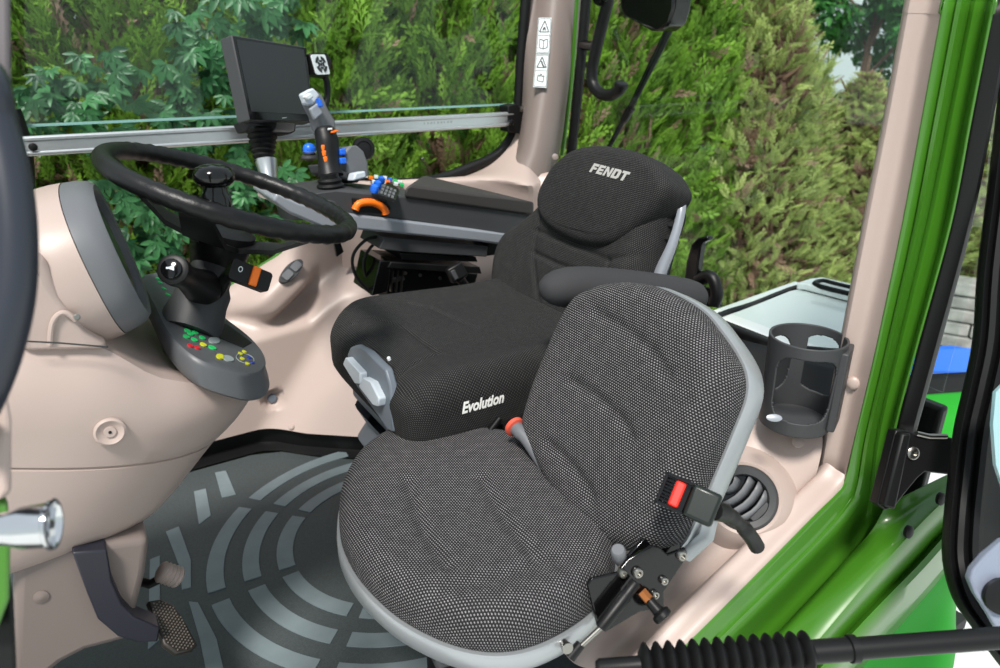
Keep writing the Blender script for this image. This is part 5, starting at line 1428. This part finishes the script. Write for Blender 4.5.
# ------------------------------------------------------------------ front door post, dark grab bar, striker
b = MB(); b.prism([at(u, v, D=.52) for u, v in ((-60, -420), (8, -420), (11, -40), (11.5, 60), (13, 150), (16, 300), (11, 374), (-60, 374))], (FW-RT*.80)*.05)
struct(b.build('trim_8', M['post'], bevel=.006))
gb2 = empty('curved_rail', at(12, 250, D=.48), 'dark curved bar bulging in front of the front door post, out of focus', 'rail')
gp2 = [at(-22, 70, D=.53)]+[at(u, v, D=.47) for u, v in ((-14, 80), (-6, 120), (6, 165), (13, 210), (15, 255), (12, 300), (2, 345), (-12, 385), (-30, 420))]+[at(-36, 428, D=.55)]
b = MB(); b.tube(catmull(gp2, 6), .0135, 18); b.build('bar', plastic('blue_black_rubber', (42, 46, 56), .35), gb2)
b = MB(); b.prism([at(u, v, D=.53) for u, v in ((-60, 370), (6, 385), (12, 420), (12, 490), (8, 500), (-60, 500))], (FW-RT*.80)*.05)
struct(b.build('trim_9', M['pink'], bevel=.006))
b = MB(); b.prism([at(u, v, D=.54) for u, v in ((-60, 498), (8, 498), (11, 540), (10, 600), (-5, 640), (-60, 640))], (FW-RT*.80)*.05)
struct(b.build('trim_10', M['green'], bevel=.004))
b = MB(); b.prism([at(u, v, D=.56) for u, v in ((-60, 560), (8, 560), (14, 600), (17, 668), (20, 900), (-60, 900))], (FW-RT*.80)*.05)
struct(b.build('trim_11', M['rubber'], bevel=.004))
sk = empty('door_striker', at(25, 527, D=.52), 'chrome striker pin with a flared end, blurred before the beige console', 'striker')
a0, a1 = at(-30, 533, D=.50), at(54, 524, D=.512)
ax = a1-a0; L = ax.length
b = MB(); b.lathe([(.012, 0), (.012, L*.35), (.0125, L*.45), (.0155, L*.62), (.0165, L*.93), (.0185, L*.96), (.0185, L), (.016, L*1.005), (.0145, L*.96), (.014, L*.75), (.001, L*.74)], a0, ax, 36); b.build('pin', M['chrome'], sk)
# ------------------------------------------------------------------ camera, light, view
cd = bpy.data.cameras.new('camera'); co = bpy.data.objects.new('camera', cd); COL.objects.link(co)
co.location = CAM
co.matrix_world = Matrix.Translation(CAM) @ Matrix((RT, UP, -FW)).transposed().to_4x4()
cd.sensor_width = 36; cd.lens = 36*F/1000; cd.clip_start = .02; cd.clip_end = 300
cd.dof.use_dof = True; cd.dof.focus_distance = 1.2; cd.dof.aperture_fstop = 5.0
SC.camera = co
w = bpy.data.worlds.new('sky'); SC.world = w; w.use_nodes = True
nt = w.node_tree; bg = nt.nodes['Background']
tc = nt.nodes.new('ShaderNodeTexCoord'); sp = nt.nodes.new('ShaderNodeSeparateXYZ'); rp = nt.nodes.new('ShaderNodeValToRGB')
nt.links.new(tc.outputs['Generated'], sp.inputs[0]); nt.links.new(sp.outputs['Z'], rp.inputs['Fac']); nt.links.new(rp.outputs['Color'], bg.inputs['Color'])
rp.color_ramp.elements[0].position = 0; rp.color_ramp.elements[0].color = (.86, .98, .98, 1)
rp.color_ramp.elements[1].position = .6; rp.color_ramp.elements[1].color = (.80, .90, 1, 1)
bg.inputs['Strength'].default_value = .80
sd = bpy.data.lights.new('sun', 'SUN'); so = bpy.data.objects.new('sun', sd); COL.objects.link(so)
sd.energy = 4.7; sd.angle = R(12); sd.color = (1, .96, .9)
so.rotation_euler = V((.37, .37, -.85)).to_track_quat('-Z', 'Y').to_euler()
so.location = (0, -3, 6)
SC.view_settings.view_transform = 'Standard'; SC.view_settings.look = 'None'; SC.view_settings.gamma = 1; SC.view_settings.use_curve_mapping = False
SC.view_settings.exposure = 0.0
SC.cycles.use_denoising = True
SC.cycles.max_bounces = 8; SC.cycles.transparent_max_bounces = 12
